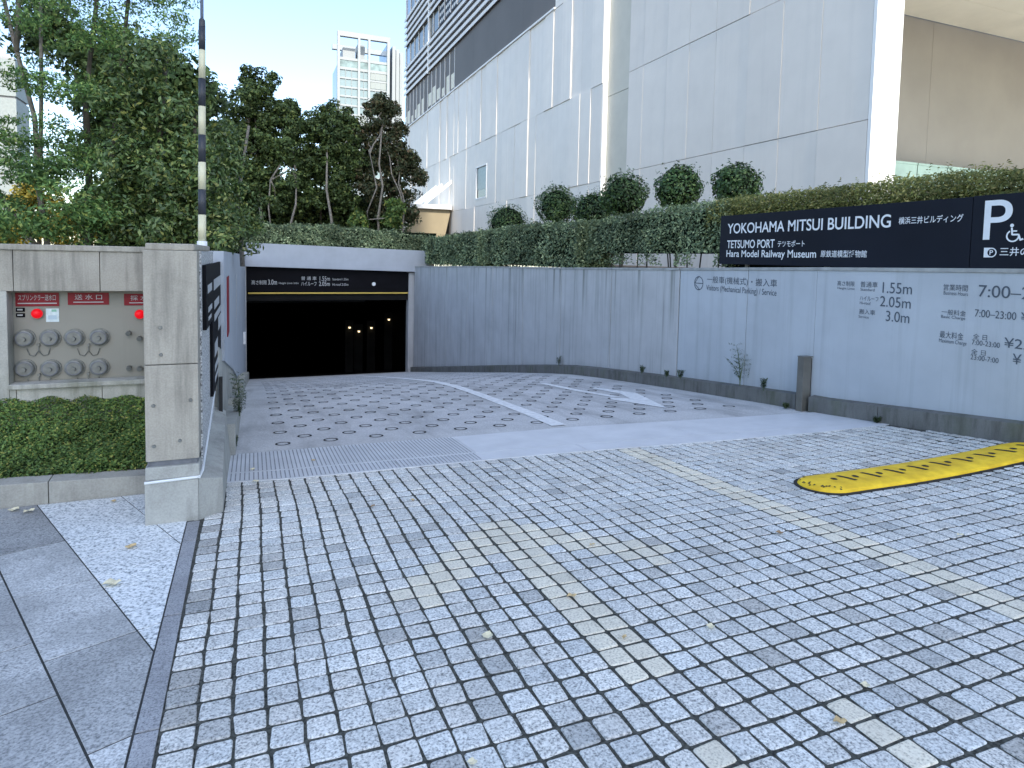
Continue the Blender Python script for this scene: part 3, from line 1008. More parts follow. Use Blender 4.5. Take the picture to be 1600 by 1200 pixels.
# ------------------------------------------------------------------ left: wall with the hose panel
lw = empty('concrete_wall', (-2, 6.5, .2), 'weathered low concrete wall framing the hose connection panel above the planting bed', 'wall')
for a, b in ((-4.2, -3.2), (-3.19, -1.80), (-1.795, -1.20), (-1.195, -.655)):
    MB().box(a, b, 6.302, 6.60, 1.146, 1.478).build('lintel_block', M_['conc'], lw, bevel=.004)
MB().box(-4.2, -.655, 6.285, 6.62, 1.479, 1.527).build('coping', M_['conc'], lw, bevel=.008)
MB().box(-4.2, -1.845, 6.302, 6.60, .20, 1.1455).build('jamb', M_['conc_light'], lw, bevel=.004)
MB().box(-1.8445, -.655, 6.27, 6.60, .345, .385).build('sill', M_['conc_light'], lw, bevel=.006)
for a, b in ((-1.844, -1.80), (-1.796, -1.2), (-1.196, -.655)):
    MB().box(a, b, 6.305, 6.60, -.1, .344).build('base_block', M_['conc_light'], lw, bevel=.004)
MB().box(-4.2, -.36, 6.601, 6.75, -.1, 1.47).build('back_wall', M_['conc'], lw)

hp = empty('hose_panel', (-1.4, 6.45, .4), 'grey fire hose connection panel with round caps, red plates and red lamps', 'fire hose panel')
MB().box(-1.8435, -.60, 6.435, 6.55, .387, 1.1445).build('back_plate', M_['panelsteel'], hp)
PY = 6.4345
def redplate(x0, x1, z0, z1, txt, w0, w1):
    o = MB().box(x0, x1, PY - .006, PY - .0005, z0, z1).build('red_plate', M_['red'], hp)
    h = z1 - z0
    t = text(txt, 'lettering', o, M_['letterdim'], (x0 + w0, PY - .0075, z0 + h * .42), (1, 0, 0), (0, 0, 1), w1, h * .44, .004)
    m = MB()
    m.add([(x0 + w0 * .8, PY - .0072, z0 + h * .18), (x1 - w0 * .8, PY - .0072, z0 + h * .18), (x1 - w0 * .8, PY - .0072, z0 + h * .26), (x0 + w0 * .8, PY - .0072, z0 + h * .26)], [(0, 1, 2, 3)])
    m.build('small_print', M_['letterdim'], o)
    return o
redplate(-1.823, -1.52, 1.012, 1.126, 'スプリンクラー送水口', .02, .26)
redplate(-1.458, -1.158, 1.022, 1.126, '送 水 口', .05, .20)
redplate(-1.045, -.745, 1.014, 1.116, '採 水 口', .05, .20)
MB().box(-1.615, -1.523, PY - .003, PY - .0004, .879, .992).build('notice_sticker', M_['paper'], hp)
m = MB()
m.add([(-1.60, PY - .004, .90), (-1.54, PY - .004, .90), (-1.54, PY - .004, .935), (-1.60, PY - .004, .935)], [(0, 1, 2, 3)])
m.build('sticker_print', plain('sticker_blue', (.45, .58, .66), .6), hp)
m = MB()
m.add([(-1.575, PY - .004, .965), (-1.54, PY - .004, .965), (-1.54, PY - .004, .985), (-1.575, PY - .004, .985)], [(0, 1, 2, 3)])
m.build('sticker_print', plain('sticker_green', (.25, .52, .40), .6), hp)
for z in (.985, .94):
    MB().box(-1.822, -1.76, PY - .004, PY - .0004, z - .018, z + .016).build('rating_plate', M_['header'], hp)
    MB().box(-1.812, -1.775, PY - .0055, PY - .0042, z - .006, z + .006).build('rating_plate_print', M_['letterdim'], hp)
M_lamp = emit('red_lamp_glass', (.75, .004, .012), .32)
for x, z in ((-1.674, .952), (-.925, .936)):
    b = MB()
    prof = [(.046, 0), (.046, -.015)]
    b.tube([(x, PY, z), (x, PY - .014, z)], .046, 20)
    lb = b.build('lamp_base', M_['cap'], hp)
    d = MB()
    pts, r_s = [], []
    for k in range(6):
        a = k / 5 * math.pi / 2
        pts.append((x, PY - .0145 - .040 * math.sin(a), z))
        r_s.append(max(.0415 * math.cos(a), .001))
    d.tube(pts, r_s, 20)
    d.build('red_lamp', M_lamp, hp, smooth=True)
def hose_cap(x, z):
    b = MB()
    b.tube([(x, PY, z), (x, PY - .012, z)], .078, 24)
    b.tube([(x, PY - .0125, z), (x, PY - .035, z), (x, PY - .040, z)], [.066, .066, .058], 24)
    c = b.build('hose_cap', M_['cap'], hp, (x, PY, z))
    k = MB()
    k.tube([(x, PY - .0405, z - .004), (x, PY - .048, z - .004), (x, PY - .062, z - .004)], [.019, .014, .016], 12)
    k.build('cap_knob', M_['cap'], c)
    g = MB()
    for i in range(24):
        for (ri, ro) in ((.050, .058),):
            a0, a1 = 6.283 * i / 24, 6.283 * (i + 1) / 24
            g.add([(x + r * math.cos(a), PY - .0412, z + r * math.sin(a)) for r, a in ((ri, a0), (ro, a0), (ro, a1), (ri, a1))], [(0, 1, 2, 3)])
    g.build('cap_groove', M_['groove'], c)
    return c
for x, z in ((-1.766, .745), (-1.589, .745), (-1.416, .741), (-1.234, .741), (-1.768, .493), (-1.590, .485), (-1.421, .482), (-1.239, .480)):
    hose_cap(x, z)
for x, z, sp in ((-1.671, .690, .09), (-1.315, .678, .1), (-1.672, .436, .09), (-1.320, .430, .1)):
    h = MB()
    h.tube([(x, PY, z), (x, PY - .02, z)], .012, 10)
    h.tube([(x, PY - .012, z), (x, PY - .014, z - .05)], .005, 6)
    hk = h.build('chain_hook', M_['cap'], hp)
    for sgn in (-1, 1):
        c = MB()
        c.tube([(x, PY - .012, z - .05), (x + sgn * .03, PY - .008, z - .095), (x + sgn * .065, PY - .008, z - .085), (x + sgn * .082, PY - .008, z - .03)], .0035, 6)
        c.build('chain', M_['post'] if x > -1.5 else M_['cap'], hk)
for x, z in ((-1.013, .775), (-1.013, .468), (-.930, .727), (-.932, .459)):
    h = MB()
    h.tube([(x, PY, z), (x, PY - .03, z), (x, PY - .05, z - .006)], [.020, .018, .020], 10)
    h.build('tap', M_['cap'], hp)

# planter curb and ground cover
cb = empty('planter_curb', (-1.2, 5.44, -.33), 'low pale stone curb edging the ground cover bed', 'curb')
for a, b in ((-4.0, -2.64), (-2.635, -1.367), (-1.362, -.66)):
    m = MB()
    zt = lambda x: -.151 - .031 * (x + 1.644)
    m.prism([(a, 5.383, -.36), (b, 5.383, -.36), (b, 5.383, zt(b) - .006), (a, 5.383, zt(a) - .006)], (0, .13, .012))
    m.build('curb_stone', M_['curbstone'], cb, bevel=.006)
MB().box(-4.2, -.656, 5.50, 6.31, -.4, -.17).build('soil_bed', M_['soil'], kind='structure')

# ------------------------------------------------------------------ foliage helpers
RNG = np.random.default_rng(11)
def leaves(C, Nrm, size, aspect=.5, tilt=.7, fold=.25):
    """C centres (n,3), Nrm outward directions; diamond leaves, two triangles folded along the rib"""
    n = len(C)
    nr = Nrm + RNG.normal(0, tilt, (n, 3)) + np.array([0, 0, .35])
    nr /= np.linalg.norm(nr, axis=1, keepdims=True) + 1e-9
    t = RNG.normal(0, 1, (n, 3))
    t -= nr * (t * nr).sum(1, keepdims=True)
    t /= np.linalg.norm(t, axis=1, keepdims=True) + 1e-9
    b = np.cross(nr, t)
    L = (size * RNG.uniform(.6, 1.35, n))[:, None]
    W = L * aspect
    v = np.empty((n, 4, 3))
    v[:, 0] = C - t * L * .5
    v[:, 1] = C + b * W * .5 + nr * W * fold
    v[:, 2] = C + t * L * .5
    v[:, 3] = C - b * W * .5 + nr * W * fold
    return v
def leaf_obj(name, vlist, mat, parent=None, **kw):
    v = np.concatenate(vlist, 0)
    n = len(v)
    idx = np.arange(n * 4).reshape(n, 4)
    return npmesh(name, v.reshape(-1, 3), idx, mat, parent, **kw)
def clumped(center, radii, n_clumps, per, clump_r, size, shell=.55, aspect=.5, tilt=.7, flat=1., lower=-1.):
    c = np.array(center, float)
    R = np.array(radii, float)
    out = []
    d = RNG.normal(0, 1, (n_clumps, 3))
    d /= np.linalg.norm(d, axis=1, keepdims=True)
    d[:, 2] = np.where(d[:, 2] < lower, -d[:, 2] * .5, d[:, 2])
    rr = RNG.uniform(shell, 1., n_clumps) ** .8
    cc = c + d * R * rr[:, None]
    k = np.repeat(np.arange(n_clumps), per)
    e = RNG.normal(0, 1, (len(k), 3))
    e /= np.linalg.norm(e, axis=1, keepdims=True)
    er = RNG.uniform(.25, 1., len(k)) ** .6
    cr = (clump_r * RNG.uniform(.6, 1.4, n_clumps))[k]
    off = e * (er * cr)[:, None]
    off[:, 2] *= flat
    P = cc[k] + off
    nr = e * .7 + d[k] * .6
    return leaves(P, nr, size, aspect, tilt)
def limb(m, a, b, r0, r1, wob=.1, n=6, seed=0):
    r = random.Random(seed)
    P = []
    for i in range(n + 1):
        t = i / n
        k = math.sin(t * math.pi) * wob
        P.append((a[0] + (b[0] - a[0]) * t + r.uniform(-k, k), a[1] + (b[1] - a[1]) * t + r.uniform(-k, k), a[2] + (b[2] - a[2]) * t))
    m.tube(P, [r0 + (r1 - r0) * i / n for i in range(n + 1)], 7)
    return P

# ground cover bed: a mound rising to the wall
n = 42000
X = RNG.uniform(-3.0, -.66, n)
Yb = RNG.uniform(5.46, 6.32, n)
t = (Yb - 5.46) / .86
hz = -.155 - .03 * (X + 1.6) + .42 * t ** .9 + .022 * np.sin(9 * X + 2) * np.sin(11 * Yb) + .016 * np.sin(23 * X) * np.sin(19 * Yb + 1) - .06 * (1 - np.clip((Yb - 5.46) / .06, 0, 1))
Z = hz - RNG.uniform(0, 1, n) ** 2 * .05
nv = np.stack([0 * X, -.4 + 0 * X, .9 + 0 * X], 1)
leaf_obj('ground_cover', [leaves(np.stack([X, Yb, Z], 1), nv, .024, .5, .6)], G['cover'], kind='stuff', label='dense low green ground cover filling the bed under the hose panel', cat='ground cover')
MB().add([(-4.2, 5.5, -.2), (-.656, 5.5, -.2), (-.656, 6.31, .04), (-4.2, 6.31, .04)], [(0, 1, 2, 3)]).build('soil_bed', M_['mossy'], kind='structure')

# ------------------------------------------------------------------ left ramp wall (white), red strip and kerb
ww = empty('white_side_wall', (-.3, 15, 0), 'white painted wall along the left of the ramp ending at the garage opening', 'wall')
m = MB()
ys = [7.0, 10, 14, 18, 22, 25.5]
def wbot(y): return gz(0, y) + .80 * max(0, 1 - (y - 6.2) / 8.) + .14
A = [(-.272, y, wbot(y)) for y in ys] + [(-.272, y, 1.505 - (y - 7) * .006) for y in ys[::-1]]
m.prism(A, (-.16, 0, 0))
m.build('wall_panel', M_['fascia'], ww)
m = MB()
A = [(-.292, y, gz(0, y) - .3) for y in [6.36] + ys] + [(-.292, y, wbot(y) + .1) for y in ([6.36] + ys)[::-1]]
m.prism(A, (-.14, 0, 0))
m.build('lower_wall', M_['conc_base'], ww)
m = MB()
for i in range(9):
    ya, yb = 6.4 + i * 2.1, 6.4 + (i + 1) * 2.1 - .01
    A = [(-.291, ya, gz(0, ya) - .2), (-.291, yb, gz(0, yb) - .2), (-.291, yb, gz(0, yb) + .22), (-.291, ya, gz(0, ya) + .30)]
    k = MB().prism(A, (.13, 0, 0))
    k.build('kerb_stone', M_['conc_base'], ww)
MB().box(-.271, -.262, 7.7, 8.2, .56, 1.22).build('red_strip', M_['red'], ww)
MB().box(-.271, -.266, 11.8, 12.0, .35, 1.12).build('grey_strip', M_['wall_b'], ww)
MB().box(-.271, -.21, 19.5, 20.0, -1.1, -.8).build('white_box', M_['paintwhite'], ww)

# ------------------------------------------------------------------ garage mouth and tunnel
gar = empty('garage_entrance', (2.8, 25.6, -3.24), 'dark underground garage opening under a pale fascia with a black height limit header', 'garage entrance')
m = MB()
A = [(-.42, 25.35, .985), (6.80, 25.35, .83), (6.84, 25.35, 1.69), (-.42, 25.35, 1.85)]
m.prism(A, (0, .55, 0))
m.build('fascia', M_['fascia'], gar, bevel=.01)
m = MB()
A = [(-.30, 25.62, .05), (5.90, 25.62, .02), (5.90, 25.62, .80), (-.30, 25.62, .97)]
m.prism(A, (0, .12, 0))
m.build('header_sign', M_['header'], gar)
MB().box(-.18, 5.80, 25.56, 25.66, -.042, .012).build('yellow_bar', M_['ybar'], gar, bevel=.01)
MB().box(-.30, 5.90, 25.68, 25.95, -.30, -.06).build('beam', M_['dark2'], gar)
MB().box(-.30, 4.2, 26.3, 26.5, -.42, -.36).build('beam', M_['dark2'], gar)
MB().box(-.60, -.245, 25.5, 26.0, -3.5, .97).build('jamb', M_['wall_b'], gar)
MB().box(5.82, 6.15, 25.56, 26.0, -3.6, .81).build('jamb', M_['wall_b'], gar)
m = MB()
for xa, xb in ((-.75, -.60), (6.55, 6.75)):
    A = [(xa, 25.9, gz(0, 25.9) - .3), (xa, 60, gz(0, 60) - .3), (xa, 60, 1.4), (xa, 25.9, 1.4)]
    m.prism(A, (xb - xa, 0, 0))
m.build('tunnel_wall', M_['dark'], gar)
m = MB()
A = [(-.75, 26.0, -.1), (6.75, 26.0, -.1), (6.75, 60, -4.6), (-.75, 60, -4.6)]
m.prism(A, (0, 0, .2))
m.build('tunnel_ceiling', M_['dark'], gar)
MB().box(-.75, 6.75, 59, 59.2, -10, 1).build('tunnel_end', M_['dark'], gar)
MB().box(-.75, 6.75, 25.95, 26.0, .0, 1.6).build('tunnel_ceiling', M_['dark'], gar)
HYY = 25.615
for s, (x0, x1, z0, z1), bo in (('高さ制限', (-.061, .467, .302, .465), .004), ('3.0m', (.512, .825, .303, .493), .01), ('Height Limit 3.0m', (.892, 1.598, .306, .399), .0),
    ('普 通 車', (1.690, 2.249, .479, .621), .004), ('1.55m', (2.366, 2.746, .458, .627), .0), ('Standard 1.55m', (2.841, 3.444, .480, .565), 0),
    ('ハイルーフ', (1.690, 2.249, .265, .420), .006), ('2.05m', (2.343, 2.746, .260, .431), .01), ('Hi-roof 2.05m', (2.842, 3.445, .270, .365), 0)):
    text(s, 'lettering', gar, M_['letterdim'], (x0, HYY, z0), (1, 0, 0), (0, 0, 1), x1 - x0, z1 - z0, bo)
m = MB()
m.add([(4.433 + .075 * math.cos(6.283 * k / 16), HYY, .34 + .075 * math.sin(6.283 * k / 16)) for k in range(16)], [tuple(range(16))])
m.build('round_mark', M_['letter'], gar)
M_glow = emit('warm_lamp', (1., .78, .45), .9)
for i, (x, y, z, lb) in enumerate(((4.38, 32, -2.10, 'small warm wall lamp in the dark garage, leftmost of the four'), (4.83, 32, -2.30, 'small warm wall lamp in the dark garage, second from left and lowest'),
        (5.44, 32, -2.14, 'small warm wall lamp in the dark garage, third from left'), (6.31, 32, -1.74, 'small warm wall lamp in the dark garage, highest and nearest the right jamb'))):
    t = empty('wall_lamp', (x, y, z), lb, 'lamp', 'lamps inside the garage')
    MB().box(x - .05, x + .05, y - .02, y + .12, z + .045, z + .09).build('lamp_hood', M_['dark2'], t)
    MB().tube([(x, y + .05, z + .045), (x, y + .05, z - .04)], [.06, .045], 10).build('lamp_glass', M_glow, t)
    MB().box(x - .20, x + .20, y + .125, y + .20, -8, z + .35).build('lamp_pier', M_['dark2'], t)
    L = bpy.data.lights.new('lamp_light', 'SPOT')
    L.energy = .25
    L.color = (1, .75, .42)
    L.spot_size = rad(130)
    L.spot_blend = .6
    L.shadow_soft_size = .04
    lo = bpy.data.objects.new('lamp_light', L)
    lo.location = (x, y + .05, z - .05)
    COL.objects.link(lo)
    place(lo, t)

# ------------------------------------------------------------------ main white building (facade faces -X, runs away along Y)
bld = empty('white_building', (13, 30, 1.3), 'large white panelled building with louvred upper floors behind the hedge', 'building')
rs = random.Random(21)
FX = 12.82
zr = [1.2, 4.60, 8.43, 12.80]
ys = []
y = 22.62
while y < 58.4:
    ys.append(y)
    y += .92
ys.append(58.6)
for i in range(len(ys) - 1):
    for k in range(3):
        a, b = ys[i] + .006, ys[i + 1] - .006
        if k == 1 and 35.9 < (a + b) / 2 < 38.3: continue
        if k == 0 and 43.0 < a < 47.6: continue
        pr = rs.choice((0, 0, .0, .012, .02, .035, .05)) * (1 if k else .6)
        MB().box(FX - pr, FX + .1, a, b, zr[k] + .006, zr[k + 1] - .006).build('wall_panel', M_['white'], bld)
for i in range(5):
    a, b = ys[i] + .006, (ys[i + 1] - .006 if i < 4 else 27.1)
    pr = rs.choice((0, .02, .035))
    MB().box(FX - pr, FX + .1, a, b, 12.812, 17.2).build('wall_panel', M_['white'], bld)
    MB().box(FX - pr, FX + .1, a, b, 17.215, 24).build('wall_panel', M_['white'], bld)
# around the window
for a, b, z0, z1 in ((35.4, 36.10, 4.612, 8.418), (38.10, 38.24, 4.612, 8.418), (36.106, 38.094, 4.612, 5.02), (36.106, 38.094, 7.03, 8.418)):
    MB().box(FX, FX + .1, a, b, z0, z1).build('wall_panel', M_['white'], bld)
win = MB().box(FX + .06, FX + .09, 36.2, 38.0, 5.1, 6.95).build('window', M_['glassdark'], bld)
MB().box(FX + .05, FX + .058, 36.25, 37.95, 5.6, 6.9).build('blind', plain('window_blind', (.22, .30, .31), .3), win)
for a, b, z0, z1 in ((36.1, 36.2, 5.02, 7.03), (38.0, 38.1, 5.02, 7.03), (36.2, 38.0, 6.95, 7.03), (36.2, 38.0, 5.02, 5.1)):
    MB().box(FX - .02, FX + .1, a, b, z0, z1).build('window_frame', M_['whitebright'], win)
MB().box(FX + .07, 40, 22.64, 58.55, 1.25, 12.8).build('core', M_['seam'], bld)
MB().box(FX + .1, 40, 22.64, 58.55, 12.81, 30).build('core', M_['louvdark'], bld)
# grey recessed band and glazing below the louvres
MB().box(FX - .10, FX + .1, 27.12, 58.6, 12.81, 12.90).build('ledge', M_['whitebright'], bld)
for a, b in ((27.12, 31.0), (31.01, 35.0), (35.01, 39.0), (39.01, 43.0)):
    MB().box(FX + .0, FX + .1, a, b, 12.905, 15.7).build('band_panel', M_['greyband'], bld)
y = 43.02
while y < 58.3:
    b = min(y + 1.22, 58.5)
    pn = MB().box(FX + .03, FX + .09, y, b, 12.905, 15.7).build('band_window', M_['greyband'], bld)
    MB().box(FX - .01, FX + .03, y, y + .07, 12.905, 15.7).build('mullion', M_['louvre'], pn)
    if rs.random() < .8:
        z0 = rs.uniform(12.95, 13.2)
        MB().box(FX + .022, FX + .029, y + .2, min(y + rs.uniform(.7, 1.1), b - .02), z0, z0 + rs.uniform(.5, 1.3)).build('blind', plain('lit_blind', (.80, .76, .62), .6), pn)  # warm sunlit reflections in the glazing, painted as pale patches
    y = b + .004
# louvres and window bands
def louvre_band(z0, z1, nsl, ya, yb, x):
    g = MB().box(x + .12, x + .2, ya, yb, z0, z1).build('louvre_frame', M_['louvdark'], bld)
    dz = (z1 - z0) / nsl
    for i in range(nsl):
        z = z0 + i * dz
        m = MB()
        m.prism([(x - .10, ya, z + dz * .08), (x - .10, ya, z + dz * .52), (x + .10, ya, z + dz * .80), (x + .118, ya, z + dz * .40)], (0, yb - ya, 0))
        m.build('louvre_slat', M_['louvre'], g)
for ya, yb in ((27.2, 49.9), (50.15, 58.5)):
    louvre_band(15.75, 18.45 if ya > 40 else 18.3, 5, ya, yb, 12.78)
    louvre_band(20.0 if ya > 40 else 19.9, 22.8, 5, ya, yb, 12.78)
    louvre_band(24.6, 27.2, 5, ya, yb, 12.78)
MB().box(12.70, 12.9, 49.91, 50.14, 15.72, 27.2).build('corner_post', M_['whitebright'], bld)
for z0, z1 in ((18.45, 20.0), (22.8, 24.6)):
    y = 27.2
    while y < 58.4:
        b = min(y + 1.55, 58.5)
        mt = M_['glassblue'] if y > 56.5 else (M_['glassdark'] if y > 46 or y < 42 else M_['navy'])
        pn = MB().box(12.86, 12.9, y, b - .05, z0, z1).build('window', mt, bld)
        MB().box(12.80, 12.88, b - .05, b, z0, z1).build('mullion', M_['louvre'], pn)
        if mt is M_['navy'] or (y < 46 and z0 < 20):
            m = MB()
            for k in range(3):
                for j in range(3):
                    m.box(12.845, 12.858, y + .12 + k * .45, y + .42 + k * .45, z0 + .15 + j * .5, z0 + .38 + j * .5)
            m.build('vent_slats', M_['louvre'], pn, kind='stuff')
        y = b + .002
MB().box(12.75, 40, 27.2, 58.6, 27.25, 30).build('parapet', M_['white'], bld)
# bright edge strip, cream reveal and near block of wide panels
MB().box(FX - .005, 13.02, 22.56, 22.61, 1.2, 24).build('edge_strip', M_['whitebright'], bld)
for z0, z1 in ((1.2, 7.9), (7.92, 14), (14.02, 24)):
    MB().box(13.025, 13.12, 21.02, 22.555, z0, z1).build('reveal_panel', M_['cream'], bld)
pj = [21.01, 20.06, 18.65, 17.43, 16.14, 14.74, 13.46, 12.18, 10.76]
for i in range(len(pj) - 1):
    for z0, z1 in ((1.2, 4.80), (4.815, 8.46), (8.475, 12.1), (12.115, 16)):
        MB().box(13.0 - rs.choice((0, .004, .010)), 13.1, pj[i + 1] + .006, pj[i] - .006, z0 + .002, z1 - .003).build('wall_panel', M_['white2'], bld)
MB().box(13.06, 13.8, 10.78, 20.98, 1.25, 16.2).build('core', M_['seam'], bld)
for z0, z1 in ((1.2, 16.2),):
    MB().box(12.99, 13.83, 10.66, 10.75, z0, z1).build('end_panel', M_['whitebright'], bld)
MB().box(13.9, 44, -6, 15.2, 1.305, 1.35).build('recess_paving', M_['slabpale'], bld)  # unseen pale floor added to bounce sunlight up onto the soffit
# recess on the right: plaster wall, soffit, glass balustrade
for a, b in ((13.83, 22.0), (22.01, 27.5), (27.51, 34.), (34.01, 44)):
    MB().box(a, b, 15.8, 16.1, 1.3, 9.97).build('recess_wall', M_['recess'], bld)
for a, b in ((16.8, 21.0), (21.01, 24.5), (24.51, 29.), (29.01, 44)):
    for c, d in ((15.79, 14.2), (14.19, 12.2), (12.19, 10), (9.99, 6), (5.99, 3)):
        MB().box(a, b, d, c, 10.0, 10.15).build('soffit_panel', M_['soffit'], bld)
MB().box(16.8, 44, 3, 15.79, 10.16, 24).build('upper_storeys', M_['white2'], bld)
bal = empty('glass_balustrade', (22, 15.4, 1.3), 'pale green glass balustrade behind the yellowish azaleas in the right recess', 'balustrade')
for a, b in ((18.0, 20.9), (20.95, 22.4), (22.45, 23.9), (23.95, 25.4), (25.45, 26.9), (26.95, 29)):
    MB().box(a, b, 15.30, 15.33, 4.1, 4.92).build('glass_panel', M_['greenglass'], bal)
    MB().box(a, b, 15.28, 15.35, 4.921, 4.99).build('rail', M_['greenglass'], bal)
MB().box(17, 30, 15.2, 15.75, 1.3, 4.09).build('balustrade_base', M_['recess'], bal)

# entrance canopy far along the facade
can = empty('entrance_canopy', (11, 44, 4), 'white entrance canopy with raking struts on the far part of the white building', 'canopy')
MB().box(9.9, 12.74, 42.9, 47.5, 4.72, 5.02).build('canopy_slab', M_['whitebright'], can)
for y in (43.2, 45.6, 47.3):
    m = MB()
    m.prism([(12.78, y, 6.55), (12.78, y, 6.8), (10.9, y, 5.2), (10.9, y, 4.95)], (0, .2, 0))
    m.build('strut', M_['whitebright'], can)
m = MB()
m.prism([(12.75, 43.2, 4.71), (9.95, 43.2, 4.71), (9.3, 43.2, 1.3), (12.0, 43.2, 1.3)], (0, 4, 0))
m.build('porch_side', M_['porch'], can)

# ------------------------------------------------------------------ far tower
tw = empty('glass_tower', (47, 300, 1.6), 'tall pale glass office tower with open white crown seen between trees and the white building', 'tower')
K = 300 / 180.
x0, x1, zt = 35.1, 58.4, 100.5
MB().box(x0 + .4, x1 - .4, 301, 322, 1.6, 87).build('core', M_['glasstower'], tw)
for a, b in ((x0, x0 + 1.1), (44.1, 45.1), (48.6, 49.6), (x1 - 1.2, x1)):
    MB().box(a, b, 299.6, 301.5, 1.6, zt - 2.2).build('pier', M_['towerwhite'], tw)
MB().box(x0, x1, 299.6, 301.6, zt - 2.2, zt).build('crown_beam', M_['towerwhite'], tw)
MB().box(x0, x1, 320, 322, zt - 2.2, zt).build('crown_beam', M_['towerwhite'], tw)
MB().box(x0 + 9.6, x0 + 13, 306, 312, 87.1, zt - 3).build('crown_wall', M_['towerwhite'], tw)
MB().box(x1 - .8, x1 + .2, 301, 322, 1.6, zt - 2.2).build('side_glazing', M_['glassblue'], tw)
MB().box(x0 + 3, x0 + 8.5, 305, 315, 87, 95).build('roof_plant', M_['towerwhite'], tw)
z = 20.
i = 0
bays = [(x0 + 1.1, 44.1), (45.1, 48.6), (49.6, x1 - 1.2)]
rs = random.Random(4)
while z < 80.5:
    for a, b in bays:
        fl = MB().box(a, b, 300.6, 300.95, z, z + .8).build('spandrel', M_['towerwhite'], tw)
        nb = max(2, int((b - a) / 2.2))
        for k in range(1, nb):
            xx = a + (b - a) * k / nb
            MB().box(xx - .09, xx + .09, 300.5, 300.9, z + 1.01, z + 3.98).build('mullion', M_['towerwhite'], fl)
        if rs.random() < .2:
            MB().box(a + .3, b - .3, 300.7, 300.96, z + 1.02, z + 3.9).build('blind', M_['towerblind'], fl)
    z += 4.0
    i += 1
for a, b in bays:
    MB().box(a, b, 300.55, 300.95, 84.0, 85.2).build('spandrel', M_['towerwhite'], tw)
    dk = MB().box(a, b, 300.7, 300.9, 85.25, 88.2).build('dark_band', M_['glassband'], tw)
    MB().box(a, b, 300.5, 300.95, 88.25, 89.4).build('spandrel', M_['towerwhite'], tw)
for k in range(3):
    a = 60.2 + k * 2.6
    MB().box(a, a + 1.5, 303 + k * 4, 325, 1.6, 98).build('fin', M_['towerwhite'], tw)
MB().box(59, 67, 312, 326, 1.6, 92).build('side_block', M_['glasstower'], tw)

# pale building glimpsed through the left trees
fb = empty('pale_office_block', (-20, 62, 1.3), 'pale banded office block glimpsed through the left trees', 'building')
for k in range(5):
    MB().box(-60, -16.6, 60, 63, 1.3 + k * 2.9, 1.3 + k * 2.9 + 2.72).build('storey_band', M_['towerblind'], fb)
    MB().box(-60, -16.7, 60.15, 62.8, 1.3 + k * 2.9 + 2.721, 1.3 + k * 2.9 + 2.899).build('shadow_gap', M_['louvdark'], fb)

# unseen block added behind the viewer, sized to shade the entrance court
ob = empty('street_block', (0, -85, .5), 'tall slim grey tower across the street that shades the court', 'building')
MB().box(-6.2, 7.6, -95, -80, .5, 109).build('wall', M_['asphalt'], ob)
m = MB()
for k in range(28):
    m.box(-5.6, 7.0, -79.99, -79.9, 4 + k * 3.5, 5.8 + k * 3.5)
m.build('window_bands', M_['glassdark'], ob, kind='stuff')

# ------------------------------------------------------------------ trees
def tree(name, label, group, trunks, crown, mat, bark, loc, twigs=()):
    t = empty(name, loc, label, 'tree', group)
    for i, (pts, r0, r1) in enumerate(trunks):
        m = MB()
        rr = [r0 + (r1 - r0) * k / (len(pts) - 1) for k in range(len(pts))]
        m.tube(pts, rr, 8)
        m.build('trunk', bark, t, smooth=True)
    if twigs:
        m = MB()
        for a, b, r in twigs:
            limb(m, a, b, r, r * .35, .12, 5, int(abs(a[2]) * 100))
        m.build('branch', bark, t, smooth=True)
    leaf_obj('crown', crown, mat, t)
    return t

GC = 'evergreen trees on the garage roof'
def cl(*a, **k): return clumped(*a, **k)
Yc = 30.5
def ctree(label, base, segs, blobs, mat, bark=None, seed=1):
    """segs: trunk polyline(s); blobs: (cx,cz,rx,rz,dy)"""
    cr = []
    for cx, cz, rx, rz, dy in blobs:
        vol = rx * rz
        nc = int(52 * max(vol, .35))
        cr.append(cl((cx, Yc + dy, cz), (rx, min(rx, 1.2), rz), nc, 75, .30, .15, .2, .55, .7, .7))
    tw_ = []
    b = segs[0][0]
    for k, (cx, cz, rx, rz, dy) in enumerate(blobs[:6]):
        top = segs[k % len(segs)][0][-1]
        tw_.append((top, (cx, Yc + dy, cz), .04))
    tree('evergreen_tree', label, GC, segs, cr, mat, bark or M_['bark'], base, tw_)
ctree('tall dark evergreen tree with the highest rounded top of the centre group', (-.2, Yc, 1.6),
      [([(-.3, Yc - 1.2, 1.6), (-.55, Yc - 1.2, 2.9), (-.75, Yc - .8, 3.9), (-.6, Yc, 5.5)], .06, .04), ([(.5, Yc, 1.6), (.2, Yc, 4.5), (.1, Yc, 8.4)], .09, .04)],
      [(.15, 8.7, .95, .85, 0), (-.35, 7.8, .95, .8, -.2), (.6, 7.4, 1.0, .95, .2), (-.6, 6.4, 1.1, 1.0, 0), (.4, 6.0, 1.1, 1.1, -.2), (-.5, 4.8, 1.05, 1.0, .3), (.5, 4.4, 1.0, .9, .2)], G['tree'])
